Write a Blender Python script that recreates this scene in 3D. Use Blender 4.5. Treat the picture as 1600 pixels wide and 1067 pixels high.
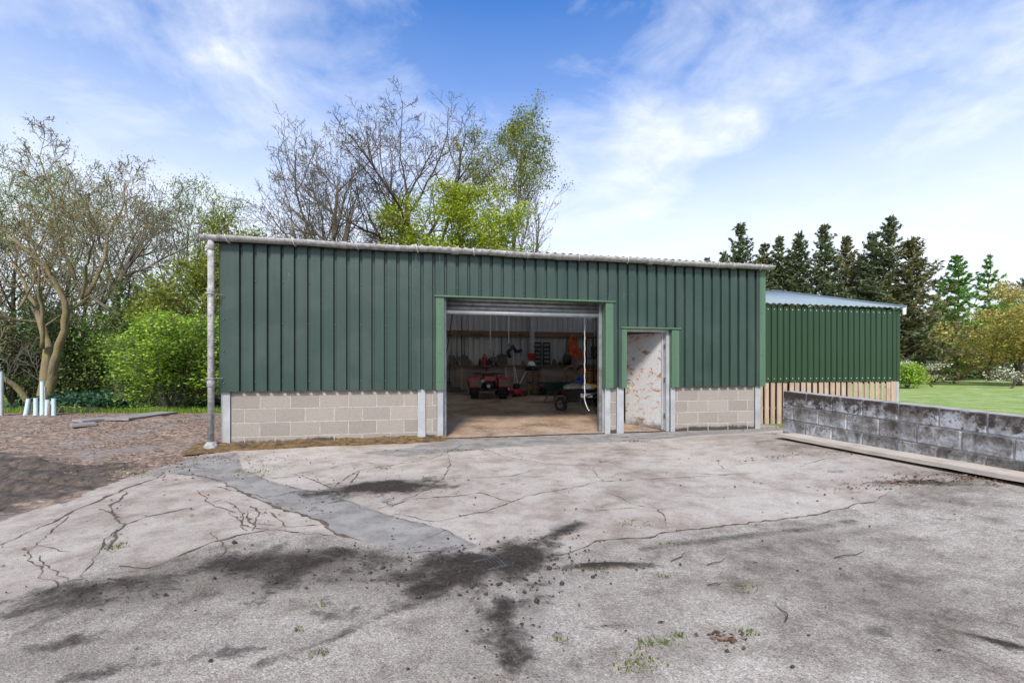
import bpy, math, random
import numpy as np
from mathutils import Vector, Matrix
R = math.radians
scn = bpy.context.scene
for o in list(bpy.data.objects): bpy.data.objects.remove(o)
COL = scn.collection

# ------------------------------------------------------------------ camera
F = 711.0; CH = 1.27; HY = 572.0           # focal length in photo pixels, camera height, horizon row
cam = bpy.data.cameras.new('camera'); cam.sensor_width = 36; cam.lens = 36 * F / 1600
cam.shift_y = (HY - 533.5) / 1600; cam.clip_start = .05; cam.clip_end = 2000
camo = bpy.data.objects.new('camera', cam); COL.objects.link(camo)
camo.location = (0, 0, CH); camo.rotation_euler = (R(90), 0, 0); scn.camera = camo

# ------------------------------------------------------------------ node helper
def nd(nt, t, ins=None, **at):
    n = nt.nodes.new(t)
    for k, v in at.items(): setattr(n, k, v)
    for k, v in (ins or {}).items():
        if isinstance(v, bpy.types.NodeSocket): nt.links.new(v, n.inputs[k])
        else:
            if isinstance(v, tuple) and len(v) == 3 and n.inputs[k].type == 'RGBA': v = (*v, 1)
            n.inputs[k].default_value = v
    return n
def ramp(nt, fac, stops, interp='LINEAR'):
    n = nt.nodes.new('ShaderNodeValToRGB'); cr = n.color_ramp; cr.interpolation = interp
    while len(cr.elements) < len(stops): cr.elements.new(.5)
    for e, (p, c) in zip(cr.elements, stops):
        e.position = p; e.color = (c, c, c, 1) if not isinstance(c, tuple) else (*c[:3], 1)
    nt.links.new(fac, n.inputs[0]); return n.outputs[0]
def mixc(nt, f, a, b, mode='MIX'):
    n = nt.nodes.new('ShaderNodeMix'); n.data_type = 'RGBA'; n.blend_type = mode
    for i, v in ((0, f), (6, a), (7, b)):
        if isinstance(v, bpy.types.NodeSocket): nt.links.new(v, n.inputs[i])
        else: n.inputs[i].default_value = (*v, 1) if isinstance(v, tuple) else v
    return n.outputs[2]
def mth(nt, op, a, b=0.0, c=None, clamp=False):
    n = nt.nodes.new('ShaderNodeMath'); n.operation = op; n.use_clamp = clamp
    for i, v in enumerate((a, b, c)):
        if v is None: continue
        if isinstance(v, bpy.types.NodeSocket): nt.links.new(v, n.inputs[i])
        else: n.inputs[i].default_value = v
    return n.outputs[0]
def noise(nt, vec, scale, detail=5, rough=.55, dist=0):
    return nd(nt, 'ShaderNodeTexNoise', {'Vector': vec, 'Scale': scale, 'Detail': detail, 'Roughness': rough, 'Distortion': dist}).outputs[0]
def scaled(nt, vec, s, off=(0, 0, 0)):
    return nd(nt, 'ShaderNodeMapping', {'Vector': vec, 'Scale': s, 'Location': off}).outputs[0]

# ------------------------------------------------------------------ sky, sun, exposure
SUN_EL, SUN_AZ = R(44), R(188)             # azimuth clockwise from +Y: behind the camera
w = bpy.data.worlds.new('World'); scn.world = w; w.use_nodes = True
nt = w.node_tree; nt.nodes.clear()
sky = nd(nt, 'ShaderNodeTexSky', sky_type='NISHITA', sun_disc=False, sun_elevation=SUN_EL, sun_rotation=SUN_AZ, air_density=1.0, dust_density=.6, ozone_density=2.5)
tc = nd(nt, 'ShaderNodeTexCoord').outputs['Generated']
sx = nd(nt, 'ShaderNodeSeparateXYZ', {0: tc})
zz = mth(nt, 'MAXIMUM', sx.outputs[2], 0.0)
den = mth(nt, 'ADD', zz, .22)
pl = nd(nt, 'ShaderNodeCombineXYZ', {0: mth(nt, 'DIVIDE', sx.outputs[0], den), 1: mth(nt, 'DIVIDE', sx.outputs[1], den), 2: 0.0}).outputs[0]
c1 = noise(nt, scaled(nt, pl, (1, .8, 1), (2.35, .62, 0)), 1.25, 9, .56, .35)
c2 = noise(nt, scaled(nt, pl, (1, 1.2, 1), (5.1, 3.2, 1)), 3.4, 8, .6, .5)
cl = mth(nt, 'ADD', mth(nt, 'MULTIPLY', c1, .72), mth(nt, 'MULTIPLY', c2, .28))
cov = ramp(nt, cl, [(.48, 0.0), (.565, .40), (.66, 1.0)])
haze = ramp(nt, zz, [(0, 1.0), (.24, .88), (.38, .5), (.52, .14), (.64, 0.0)])
fac = mth(nt, 'SUBTRACT', 1.0, mth(nt, 'MULTIPLY', mth(nt, 'SUBTRACT', 1.0, cov), mth(nt, 'SUBTRACT', 1.0, haze)))
skyc = mixc(nt, 1.0, sky.outputs[0], (.40, .84, 1.32), 'MULTIPLY')
cloudc = mixc(nt, c2, (5.0, 5.2, 5.5), (6.2, 6.3, 6.4))
colr = mixc(nt, mth(nt, 'MULTIPLY', fac, .93), skyc, cloudc)
bg = nd(nt, 'ShaderNodeBackground', {'Color': colr, 'Strength': .115})
nt.links.new(bg.outputs[0], nd(nt, 'ShaderNodeOutputWorld').inputs[0])
sl = bpy.data.lights.new('sun', 'SUN'); sl.energy = 2.9; sl.angle = R(12); sl.color = (1, .92, .80)
so = bpy.data.objects.new('sun', sl); COL.objects.link(so); so.location = (10, -20, 25)
dsun = Vector((math.sin(SUN_AZ) * math.cos(SUN_EL), math.cos(SUN_AZ) * math.cos(SUN_EL), math.sin(SUN_EL)))
so.rotation_euler = dsun.to_track_quat('Z', 'Y').to_euler()
vs = scn.view_settings; vs.view_transform = 'Standard'; vs.look = 'None'; vs.exposure = .82; vs.gamma = 1; vs.use_curve_mapping = False
scn.render.engine = 'CYCLES'
scn.cycles.max_bounces = 8; scn.cycles.diffuse_bounces = 5; scn.cycles.transparent_max_bounces = 8

# ------------------------------------------------------------------ mesh helper
class MB:
    def __init__(s): s.v = []; s.f = []
    def add(s, vs, fs):
        b = len(s.v); s.v.extend(vs); s.f.extend([tuple(i + b for i in f) for f in fs]); return s
    def box(s, a, b, M=None):
        (x0, y0, z0), (x1, y1, z1) = a, b
        vs = [(x0,y0,z0),(x1,y0,z0),(x1,y1,z0),(x0,y1,z0),(x0,y0,z1),(x1,y0,z1),(x1,y1,z1),(x0,y1,z1)]
        if M is not None: vs = [tuple(M @ Vector(v)) for v in vs]
        return s.add(vs, [(0,3,2,1),(4,5,6,7),(0,1,5,4),(1,2,6,5),(2,3,7,6),(3,0,4,7)])
    def bbox(s, a, b, ch=.01, M=None):       # box with chamfered vertical and top edges
        (x0, y0, z0), (x1, y1, z1) = a, b; c = min(ch, (x1-x0)*.3, (y1-y0)*.3, (z1-z0)*.3)
        def ring(z, i): return [(x0+i+c,y0+i,z),(x1-i-c,y0+i,z),(x1-i,y0+i+c,z),(x1-i,y1-i-c,z),(x1-i-c,y1-i,z),(x0+i+c,y1-i,z),(x0+i,y1-i-c,z),(x0+i,y0+i+c,z)]
        vs = ring(z0, c) + ring(z0+c, 0) + ring(z1-c, 0) + ring(z1, c)
        if M is not None: vs = [tuple(M @ Vector(v)) for v in vs]
        fs = [tuple(range(7, -1, -1)), tuple(range(24, 32))]
        for k in range(3):
            for i in range(8): j = (i+1) % 8; fs.append((k*8+i, k*8+j, k*8+8+j, k*8+8+i))
        return s.add(vs, fs)
    def tube(s, pts, rad, n=6, cap=True):
        pts = [Vector(p) for p in pts]; m = len(pts)
        if not hasattr(rad, '__len__'): rad = [rad] * m
        b = len(s.v); up = None
        for i, p in enumerate(pts):
            d = (pts[min(i+1, m-1)] - pts[max(i-1, 0)])
            d = d.normalized() if d.length > 1e-9 else Vector((0, 0, 1))
            if up is None: up = Vector((1, 0, 0)) if abs(d.x) < .8 else Vector((0, 1, 0))
            a = up - d * up.dot(d)
            a = a.normalized() if a.length > 1e-6 else d.orthogonal().normalized()
            up = a; c = d.cross(a); r = rad[i]
            for k in range(n):
                t = 2 * math.pi * k / n
                q = p + (a * math.cos(t) + c * math.sin(t)) * r; s.v.append((q.x, q.y, q.z))
        for i in range(m - 1):
            for k in range(n):
                j = (k + 1) % n
                s.f.append((b+i*n+k, b+i*n+j, b+(i+1)*n+j, b+(i+1)*n+k))
        if cap and n > 2:
            s.f.append(tuple(b + k for k in range(n-1, -1, -1))); s.f.append(tuple(b+(m-1)*n+k for k in range(n)))
        return s
    def lathe(s, prof, n=16, M=None, closed=True):      # profile of (r, z) spun about z
        b = len(s.v)
        for r, z in prof:
            for k in range(n):
                t = 2 * math.pi * k / n; v = Vector((r * math.cos(t), r * math.sin(t), z))
                if M is not None: v = M @ v
                s.v.append(tuple(v))
        m = len(prof)
        for i in range(m - 1):
            for k in range(n):
                j = (k+1) % n; s.f.append((b+i*n+k, b+i*n+j, b+(i+1)*n+j, b+(i+1)*n+k))
        if closed:
            s.f.append(tuple(b + k for k in range(n-1, -1, -1))); s.f.append(tuple(b+(m-1)*n+k for k in range(n)))
        return s
    def prism(s, poly, ext, M=None):         # 2D poly in x,z extruded along y by ext
        n = len(poly); vs = [(x, 0, z) for x, z in poly] + [(x, ext, z) for x, z in poly]
        if M is not None: vs = [tuple(M @ Vector(v)) for v in vs]
        fs = [tuple(range(n)), tuple(range(2*n-1, n-1, -1))] + [(i, n+i, n+(i+1) % n, (i+1) % n) for i in range(n)]
        return s.add(vs, fs)
    def build(s, name, m, parent=None, smooth=False, loc=None):
        me = bpy.data.meshes.new(name); me.from_pydata(s.v, [], s.f); me.update()
        if smooth: me.polygons.foreach_set('use_smooth', [True] * len(me.polygons))
        me.materials.append(m)
        o = bpy.data.objects.new(name, me); COL.objects.link(o)
        if parent: o.parent = parent
        if loc: o.location = loc
        return o
def thing(name, label, cat, loc=(0, 0, 0), rz=0, group=None):
    o = bpy.data.objects.new(name, None); COL.objects.link(o); o.empty_display_size = .2
    o.location = loc; o.rotation_euler = (0, 0, rz); return tag(o, label, cat, group)
def tag(o, label, cat, group=None, kind=None):
    o['label'] = label; o['category'] = cat
    if group: o['group'] = group
    if kind: o['kind'] = kind
    return o
def struct(o): o['kind'] = 'structure'; return o
def inst(name, me, parent, loc=(0, 0, 0), rot=None):
    o = bpy.data.objects.new(name, me); COL.objects.link(o); o.parent = parent; o.location = loc
    if rot: o.rotation_euler = rot
    return o
def Tm(loc, rz=0, rx=0, ry=0):
    return Matrix.Translation(loc) @ Matrix.Rotation(rz, 4, 'Z') @ Matrix.Rotation(ry, 4, 'Y') @ Matrix.Rotation(rx, 4, 'X')

# ------------------------------------------------------------------ photo pixel -> place
SA = math.atan(.2184); SC, SS = math.cos(SA), math.sin(SA)
SO = Vector((-4.575, 7.15, 0))             # front left corner of the big shed
DEPTH = 8.5; FSL = .33 / DEPTH
def W(px, py, Z): return Vector(((px - 800) / F * Z, Z, CH + (HY - py) / F * Z))
def gp(px, py, z=0.0):
    Z = (CH - z) * F / (py - HY); return Vector(((px - 800) / F * Z, Z, z))
def S(u, v, z=0): return Vector((SO.x + u * SC - v * SS, SO.y + u * SS + v * SC, z))
def uv_of(p): d = p - SO; return d.x * SC + d.y * SS, -d.x * SS + d.y * SC
def floor_pt(px, py):
    d = Vector(((px - 800) / F, 1, (HY - py) / F)); kv = -d.x * SS + d.y * SC; v0 = SO.x * SS - SO.y * SC
    t = (FSL * v0 - CH) / (d.z - FSL * kv); return Vector((d.x * t, d.y * t, CH + d.z * t))
def back_pt(px, py, off=.05):
    d = Vector(((px - 800) / F, 1, (HY - py) / F)); kv = -d.x * SS + d.y * SC; v0 = SO.x * SS - SO.y * SC
    t = (DEPTH - off - v0) / kv; return Vector((d.x * t, d.y * t, CH + d.z * t))

# ------------------------------------------------------------------ numpy noise and distance fields
def vnoise(x, y, seed=0):
    xi = np.floor(x).astype(np.int64); yi = np.floor(y).astype(np.int64); xf = x - xi; yf = y - yi
    def h(a, b):
        n = (a * 374761393 + b * 668265263 + seed * 1442695041) & 0xffffffff
        n = ((n ^ (n >> 13)) * 1274126177) & 0xffffffff
        return ((n ^ (n >> 16)) & 0xffff) / 65535.0
    u = xf * xf * (3 - 2 * xf); v = yf * yf * (3 - 2 * yf)
    return (h(xi, yi) * (1-u) + h(xi+1, yi) * u) * (1-v) + (h(xi, yi+1) * (1-u) + h(xi+1, yi+1) * u) * v
def fbm(x, y, o=5, seed=0):
    s = 0; a = .5
    for k in range(o): s = s + a * vnoise(x * 2**k, y * 2**k, seed + k * 17); a *= .5
    return s / (1 - .5**o)
def sdf(X, Y, poly):                        # signed distance to polygon, negative inside
    d = np.full(X.shape, 1e9); ins = np.zeros(X.shape, bool); n = len(poly)
    for i in range(n):
        ax, ay = poly[i][:2]; bx, by = poly[(i+1) % n][:2]
        ex, ey = bx-ax, by-ay; t = np.clip(((X-ax)*ex + (Y-ay)*ey) / (ex*ex+ey*ey+1e-12), 0, 1)
        d = np.minimum(d, np.hypot(X-ax-t*ex, Y-ay-t*ey))
        cnd = ((ay > Y) != (by > Y)) & (X < (bx-ax) * (Y-ay) / (by-ay+1e-12) + ax); ins ^= cnd
    return np.where(ins, -d, d)
def sstep(a, b, x): t = np.clip((x-a)/(b-a), 0, 1); return t*t*(3-2*t)
def yard_z(X, Y):
    X = np.asarray(X, float); Y = np.asarray(Y, float)
    return .15 * sstep(2.2, 4.4, X) * (1 - sstep(7.2, 9.0, Y)) + .018 * (fbm(X*.7, Y*.7, 3, 5) - .5)
def yz(x, y): return float(yard_z(np.array([x]), np.array([y]))[0])
def grid_mesh(name, xs, ys, Z, m, keep=None, attrs=None):
    nx, ny = len(xs), len(ys); X, Y = np.meshgrid(xs, ys)
    co = np.stack([X, Y, Z], -1).reshape(-1, 3)
    idx = np.arange(nx * ny).reshape(ny, nx)
    q = np.stack([idx[:-1, :-1], idx[:-1, 1:], idx[1:, 1:], idx[1:, :-1]], -1).reshape(-1, 4)
    if keep is not None:
        k = keep[:-1, :-1] & keep[:-1, 1:] & keep[1:, 1:] & keep[1:, :-1]; q = q[k.reshape(-1)]
        used = np.unique(q); mp = np.full(nx*ny, -1); mp[used] = np.arange(len(used)); q = mp[q]; co = co[used]
    else: used = np.arange(nx*ny)
    me = bpy.data.meshes.new(name); nf = len(q)
    me.vertices.add(len(co)); me.vertices.foreach_set('co', co.ravel())
    me.loops.add(nf*4); me.loops.foreach_set('vertex_index', q.ravel().astype(np.int32))
    me.polygons.add(nf); me.polygons.foreach_set('loop_start', np.arange(0, nf*4, 4, dtype=np.int32))
    me.polygons.foreach_set('use_smooth', np.ones(nf, bool)); me.update(calc_edges=True)
    for k, a in (attrs or {}).items():
        at = me.attributes.new(k, 'FLOAT', 'POINT'); at.data.foreach_set('value', a.reshape(-1)[used].astype(np.float32))
    me.materials.append(m); o = bpy.data.objects.new(name, me); COL.objects.link(o); return o
def soup(name, V, Fc, m, parent=None, k=4):  # numpy vertices, faces all with k corners
    me = bpy.data.meshes.new(name); nf = len(Fc)
    me.vertices.add(len(V)); me.vertices.foreach_set('co', np.asarray(V, np.float32).ravel())
    me.loops.add(nf*k); me.loops.foreach_set('vertex_index', np.asarray(Fc, np.int32).ravel())
    me.polygons.add(nf); me.polygons.foreach_set('loop_start', np.arange(0, nf*k, k, dtype=np.int32)); me.update(calc_edges=True)
    me.materials.append(m); o = bpy.data.objects.new(name, me); COL.objects.link(o)
    if parent: o.parent = parent
    return o

# ------------------------------------------------------------------ materials
def new_mat(name):
    m = bpy.data.materials.new(name); m.use_nodes = True; nt = m.node_tree; nt.nodes.clear()
    out = nd(nt, 'ShaderNodeOutputMaterial'); b = nd(nt, 'ShaderNodeBsdfPrincipled'); nt.links.new(b.outputs[0], out.inputs[0])
    return m, nt, b
def pos(nt): return nd(nt, 'ShaderNodeNewGeometry').outputs['Position']
def setb(nt, b, **k):
    for n, v in k.items():
        n = {'color': 'Base Color', 'rough': 'Roughness', 'metal': 'Metallic', 'normal': 'Normal', 'spec': 'Specular IOR Level'}[n]
        if isinstance(v, bpy.types.NodeSocket): nt.links.new(v, b.inputs[n])
        else: b.inputs[n].default_value = (*v, 1) if isinstance(v, tuple) else v
def bump(nt, h, s=.3, d=.01): return nd(nt, 'ShaderNodeBump', {'Height': h, 'Strength': s, 'Distance': d}).outputs[0]
def simple(name, c, rough=.6, metal=0, var=.25, scale=12, dirt=None, dirt_amt=.4, bumps=.15):
    m, nt, b = new_mat(name); p = pos(nt); n = noise(nt, p, scale, 6, .6)
    lo = tuple(x * (1 - var) for x in c); hi = tuple(min(1, x * (1 + var)) for x in c)
    col = ramp(nt, n, [(.3, lo), (.7, hi)])
    if dirt:
        n2 = noise(nt, p, scale * .37, 8, .65, .4); col = mixc(nt, mth(nt, 'MULTIPLY', ramp(nt, n2, [(.5, 0.), (.66, 1.)]), dirt_amt), col, dirt)
    setb(nt, b, color=col, rough=rough, metal=metal, normal=bump(nt, noise(nt, p, scale * 6, 4), bumps, .004)); return m
M = {}
def clad_mat(name, c, sheen):
    m, nt, b = new_mat(name); p = pos(nt)
    st = noise(nt, scaled(nt, p, (9, 9, .5)), 1, 6, .6); bl = noise(nt, p, 1.3, 5, .6); fi = noise(nt, p, 40, 4)
    col = ramp(nt, st, [(.25, tuple(x*.8 for x in c)), (.75, tuple(x*1.22 for x in c))])
    col = mixc(nt, mth(nt, 'MULTIPLY', ramp(nt, bl, [(.45, 0.), (.8, 1.)]), .35), col, sheen)  # sheen of the green sheets put into the colour as soft blotches
    sp = ramp(nt, noise(nt, p, 22, 2), [(.765, 0.), (.79, 1.)])
    col = mixc(nt, mth(nt, 'MULTIPLY', sp, .25), col, (.4, .43, .4))
    setb(nt, b, color=col, rough=ramp(nt, bl, [(.3, .36), (.8, .52)]), normal=bump(nt, mth(nt, 'ADD', fi, mth(nt, 'MULTIPLY', bl, 4.)), .12, .004)); return m
M['clad'] = clad_mat('green_cladding', (.024, .048, .037), (.070, .098, .090))
M['clad2'] = clad_mat('forest_green_cladding', (.014, .042, .017), (.024, .058, .028))
M['flash'] = clad_mat('pale_green_flashing', (.070, .135, .080), (.10, .16, .115))
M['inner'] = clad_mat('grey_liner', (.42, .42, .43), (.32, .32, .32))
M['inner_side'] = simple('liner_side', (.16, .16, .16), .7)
M['galv'] = simple('galvanised_steel', (.43, .44, .45), .5, .35, .18, 5, (.33, .34, .36), .5)
M['galv_dark'] = simple('weathered_steel', (.30, .30, .31), .45, .6, .3, 9, (.12, .10, .09), .6)
M['chrome'] = simple('bright_tube', (.62, .62, .62), .35, .5, .1)
M['screw'] = simple('screw_heads', (.10, .13, .12), .5)
def lichen_mat():
    m, nt, b = new_mat('lichened_cement'); p = pos(nt)
    n = noise(nt, p, 14, 8, .7, .3); n2 = noise(nt, p, 55, 5, .7); n3 = noise(nt, p, 2.2, 4)
    col = ramp(nt, mth(nt, 'ADD', mth(nt, 'MULTIPLY', n, .65), mth(nt, 'MULTIPLY', n2, .35)), [(.36, (.10, .09, .085)), (.47, (.28, .27, .265)), (.62, (.50, .495, .50))])
    col = mixc(nt, ramp(nt, n3, [(.45, 0.), (.7, .45)]), col, (.30, .28, .27))
    setb(nt, b, color=col, rough=.9, normal=bump(nt, n2, .5, .006)); return m
M['lichen'] = lichen_mat()
M['roof2'] = simple('pale_blue_roof', (.22, .275, .295), .5, 0, .12, 3, (.22, .24, .24), .4)
def block_mat():
    m, nt, b = new_mat('concrete_block'); p = pos(nt); rnd = nd(nt, 'ShaderNodeObjectInfo').outputs['Random']
    n = noise(nt, p, 60, 6, .7); n2 = noise(nt, p, 2.5, 5)
    base = mixc(nt, rnd, (.26, .228, .20), (.325, .287, .253))
    col = mixc(nt, 1.0, base, ramp(nt, n, [(.3, .72), (.7, 1.2)]), 'MULTIPLY')
    col = mixc(nt, mth(nt, 'MULTIPLY', ramp(nt, n2, [(.45, 0.), (.75, 1.)]), .3), col, (.27, .25, .23))
    z = nd(nt, 'ShaderNodeSeparateXYZ', {0: p}).outputs[2]
    moss = mth(nt, 'SUBTRACT', mth(nt, 'ADD', mth(nt, 'MULTIPLY', noise(nt, p, 5, 7, .7), .34), mth(nt, 'MULTIPLY', noise(nt, scaled(nt, p, (.5, .5, .01)), 1, 3), .22)), mth(nt, 'MULTIPLY', z, 1.7))
    col = mixc(nt, ramp(nt, moss, [(.14, 0.), (.20, .92)]), col, (.035, .027, .02))
    setb(nt, b, color=col, rough=.92, normal=bump(nt, n, .45, .005)); return m
M['block'] = block_mat()
M['mortar'] = simple('mortar', (.42, .38, .345), .95, 0, .2, 30, (.2, .18, .16), .5, .4)
def wallblock_mat(name, bias):
    m, nt, b = new_mat(name); p = pos(nt); rnd = nd(nt, 'ShaderNodeObjectInfo').outputs['Random']
    off = nd(nt, 'ShaderNodeCombineXYZ', {0: mth(nt, 'MULTIPLY', rnd, 31.), 1: mth(nt, 'MULTIPLY', rnd, 17.), 2: 0.0}).outputs[0]
    pv = nd(nt, 'ShaderNodeVectorMath', {0: p, 1: off}, operation='ADD').outputs[0]
    n1 = noise(nt, p, 3.6, 9, .72, .4); n2 = noise(nt, p, 26, 6, .7); n3 = noise(nt, p, 7, 8, .72, .3)
    a = mth(nt, 'ADD', mth(nt, 'ADD', mth(nt, 'MULTIPLY_ADD', n1, 1.7, -.60), mth(nt, 'MULTIPLY', noise(nt, scaled(nt, p, (9, 9, 1.2)), 1, 6, .65), .5)), mth(nt, 'MULTIPLY', mth(nt, 'SUBTRACT', rnd, .5), .14)); zl = nd(nt, 'ShaderNodeSeparateXYZ', {0: nd(nt, 'ShaderNodeTexCoord').outputs['Object']}).outputs[2]
    a = mth(nt, 'ADD', a, mth(nt, 'ADD', bias, mth(nt, 'MULTIPLY', mth(nt, 'SUBTRACT', .10, zl), 1.15)))
    col = ramp(nt, mth(nt, 'ADD', mth(nt, 'MULTIPLY', a, .75), mth(nt, 'MULTIPLY', n2, .25)), [(.30, (.065, .058, .05)), (.44, (.16, .147, .132)), (.54, (.26, .25, .24)), (.70, (.48, .49, .51))])
    z = nd(nt, 'ShaderNodeSeparateXYZ', {0: p}).outputs[2]
    top = mth(nt, 'ADD', mth(nt, 'MULTIPLY', n3, .55), mth(nt, 'MULTIPLY', z, .42))
    col = mixc(nt, ramp(nt, top, [(.555, 0.), (.60, .95)]), col, (.045, .03, .024))
    blk = ramp(nt, n2, [(.36, 1.), (.41, 0.)]); col = mixc(nt, mth(nt, 'MULTIPLY', blk, .8), col, (.03, .026, .022))
    setb(nt, b, color=col, rough=.95, normal=bump(nt, mth(nt, 'ADD', n2, n3), .6, .012)); return m
M['wallblock'] = wallblock_mat('weathered_block', .05)
M['wallmortar'] = simple('old_mortar', (.34, .33, .32), .95, 0, .35, 9, (.09, .08, .07), .85, .5)
def wood_mat(name, c1, c2, axis=2, sc=1.0):
    m, nt, b = new_mat(name); tcn = nd(nt, 'ShaderNodeTexCoord').outputs['Object']; rnd = nd(nt, 'ShaderNodeObjectInfo').outputs['Random']
    s = [26*sc, 26*sc, 26*sc]; s[axis] = 1.6*sc
    off = nd(nt, 'ShaderNodeCombineXYZ', {0: mth(nt, 'MULTIPLY', rnd, 9.), 1: mth(nt, 'MULTIPLY', rnd, 5.), 2: mth(nt, 'MULTIPLY', rnd, 7.)}).outputs[0]
    pv = nd(nt, 'ShaderNodeVectorMath', {0: scaled(nt, tcn, tuple(s)), 1: off}, operation='ADD').outputs[0]
    g = noise(nt, pv, 1, 6, .65, .6); d = noise(nt, pos(nt), 3, 6, .65)
    col = ramp(nt, g, [(.28, c1), (.7, c2)])
    col = mixc(nt, mth(nt, 'MULTIPLY', rnd, .35), col, tuple(x*.62 for x in c1))
    col = mixc(nt, mth(nt, 'MULTIPLY', ramp(nt, d, [(.5, 0.), (.7, 1.)]), .4), col, tuple(x*.45 for x in c1))
    setb(nt, b, color=col, rough=.85, normal=bump(nt, g, .35, .004)); return m
M['board'] = wood_mat('larch_board', (.33, .23, .17), (.56, .42, .33), 2)
M['plank'] = wood_mat('scaffold_plank', (.42, .36, .30), (.62, .55, .46), 1)
M['timber'] = wood_mat('rough_timber', (.17, .10, .06), (.30, .19, .12), 0)
M['crate'] = wood_mat('crate_wood', (.20, .13, .085), (.34, .23, .15), 0)
M['old_board'] = wood_mat('grey_board', (.21, .19, .175), (.36, .33, .31), 0)
def door_mat():
    m, nt, b = new_mat('rusty_white_door'); p = pos(nt); z = nd(nt, 'ShaderNodeSeparateXYZ', {0: p}).outputs[2]
    n = noise(nt, scaled(nt, p, (1, 1, 1.6)), 5.5, 9, .72, .5); n2 = noise(nt, p, 30, 6, .7); n3 = noise(nt, p, 2.0, 4)
    col = ramp(nt, n2, [(.3, (.42, .41, .41)), (.7, (.60, .60, .61))])
    col = mixc(nt, ramp(nt, n, [(.545, 0.), (.59, .75)]), col, (.42, .29, .18))
    col = mixc(nt, ramp(nt, mth(nt, 'ADD', mth(nt, 'MULTIPLY', n, .8), mth(nt, 'MULTIPLY', n3, .2)), [(.565, 0.), (.605, .95)]), col, (.36, .125, .03))
    low = mth(nt, 'SUBTRACT', mth(nt, 'MULTIPLY', n, .6), z); col = mixc(nt, ramp(nt, low, [(.08, 0.), (.24, .85)]), col, (.12, .10, .085))
    setb(nt, b, color=col, rough=.6, normal=bump(nt, n2, .2, .003)); return m
M['door'] = door_mat()
M['red'] = simple('red_plastic', (.42, .018, .028), .35, 0, .2, 8, (.12, .02, .02), .3)
M['grey_plastic'] = simple('grey_plastic', (.20, .18, .165), .6)
M['black'] = simple('black_plastic', (.018, .018, .02), .5)
M['rubber'] = simple('tyre_rubber', (.028, .026, .025), .8, 0, .3, 20, (.10, .085, .07), .6)
M['steel'] = simple('tool_steel', (.10, .095, .09), .5, .5, .4, 14, (.13, .06, .03), .5)
M['handle'] = wood_mat('ash_handle', (.16, .10, .06), (.30, .20, .12), 2)
M['white'] = simple('white_plastic', (.68, .68, .66), .5)
M['blue'] = simple('blue_tarpaulin', (.02, .095, .36), .3, 0, .35, 10)
M['orange'] = simple('orange_plastic', (.62, .12, .02), .5)
M['yellow'] = simple('yellow_paint', (.68, .42, .03), .5)
M['dgreen'] = simple('dark_green_tub', (.02, .07, .055), .5)
M['rope'] = simple('tan_hose', (.34, .22, .13), .8)
M['cloth'] = simple('drab_cloth', (.30, .27, .22), .9)
M['tube'] = simple('pale_tree_tube', (.52, .66, .68), .55, 0, .08)
def bark_mat(name, c, mossc, amt):
    m, nt, b = new_mat(name); p = pos(nt)
    n = noise(nt, scaled(nt, p, (16, 16, 4)), 1, 8, .72, .5); n2 = noise(nt, p, 3.0, 7, .7)
    col = ramp(nt, n, [(.3, tuple(x*.55 for x in c)), (.7, tuple(x*1.3 for x in c))])
    col = mixc(nt, mth(nt, 'MULTIPLY', ramp(nt, n2, [(.38, 0.), (.62, 1.)]), amt), col, mossc)
    setb(nt, b, color=col, rough=.95, normal=bump(nt, n, 1.0, .05)); return m
M['bark_moss'] = bark_mat('mossy_bark', (.24, .19, .13), (.25, .21, .06), .7)
M['bark'] = bark_mat('grey_bark', (.15, .125, .10), (.15, .145, .08), .4)
M['bark_dark'] = bark_mat('dark_bark', (.085, .06, .045), (.07, .06, .03), .3)
M['bark_red'] = bark_mat('brown_bark', (.15, .085, .055), (.12, .09, .05), .3)
def leaf_mat(name, c1, c2, c3, tr=.35):
    m = bpy.data.materials.new(name); m.use_nodes = True; nt = m.node_tree; nt.nodes.clear()
    out = nd(nt, 'ShaderNodeOutputMaterial'); r = nd(nt, 'ShaderNodeNewGeometry').outputs['Random Per Island']
    n = noise(nt, pos(nt), .8, 3)
    col = ramp(nt, mth(nt, 'ADD', mth(nt, 'MULTIPLY', r, .6), mth(nt, 'MULTIPLY', n, .4)), [(.2, c1), (.5, c2), (.8, c3)])
    d = nd(nt, 'ShaderNodeBsdfPrincipled', {'Base Color': col, 'Roughness': .55}); d.inputs['Specular IOR Level'].default_value = .25
    t = nd(nt, 'ShaderNodeBsdfTranslucent', {'Color': mixc(nt, .35, col, (.35, .42, .03))})
    mx = nd(nt, 'ShaderNodeMixShader', {0: tr, 1: d.outputs[0], 2: t.outputs[0]}); nt.links.new(mx.outputs[0], out.inputs[0]); return m
M['lf_bright'] = leaf_mat('bright_spring_leaves', (.15, .30, .025), (.31, .48, .05), (.45, .60, .11))
M['lf_lime'] = leaf_mat('lime_leaves', (.22, .32, .02), (.36, .44, .03), (.48, .52, .06))
M['lf_olive'] = leaf_mat('olive_leaves', (.12, .15, .03), (.21, .26, .04), (.32, .33, .07))
M['lf_mid'] = leaf_mat('woodland_leaves', (.10, .19, .035), (.19, .31, .06), (.30, .42, .11))
M['lf_bud'] = leaf_mat('opening_buds', (.24, .27, .13), (.34, .38, .19), (.44, .48, .28))
M['lf_ivy'] = leaf_mat('ivy_leaves', (.03, .06, .018), (.06, .105, .03), (.11, .16, .05), .2)
M['lf_dark'] = leaf_mat('laurel_leaves', (.012, .05, .03), (.03, .09, .05), (.06, .13, .07), .12)
M['needle'] = leaf_mat('spruce_needles', (.06, .085, .05), (.12, .15, .08), (.21, .225, .12), .3)
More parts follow.
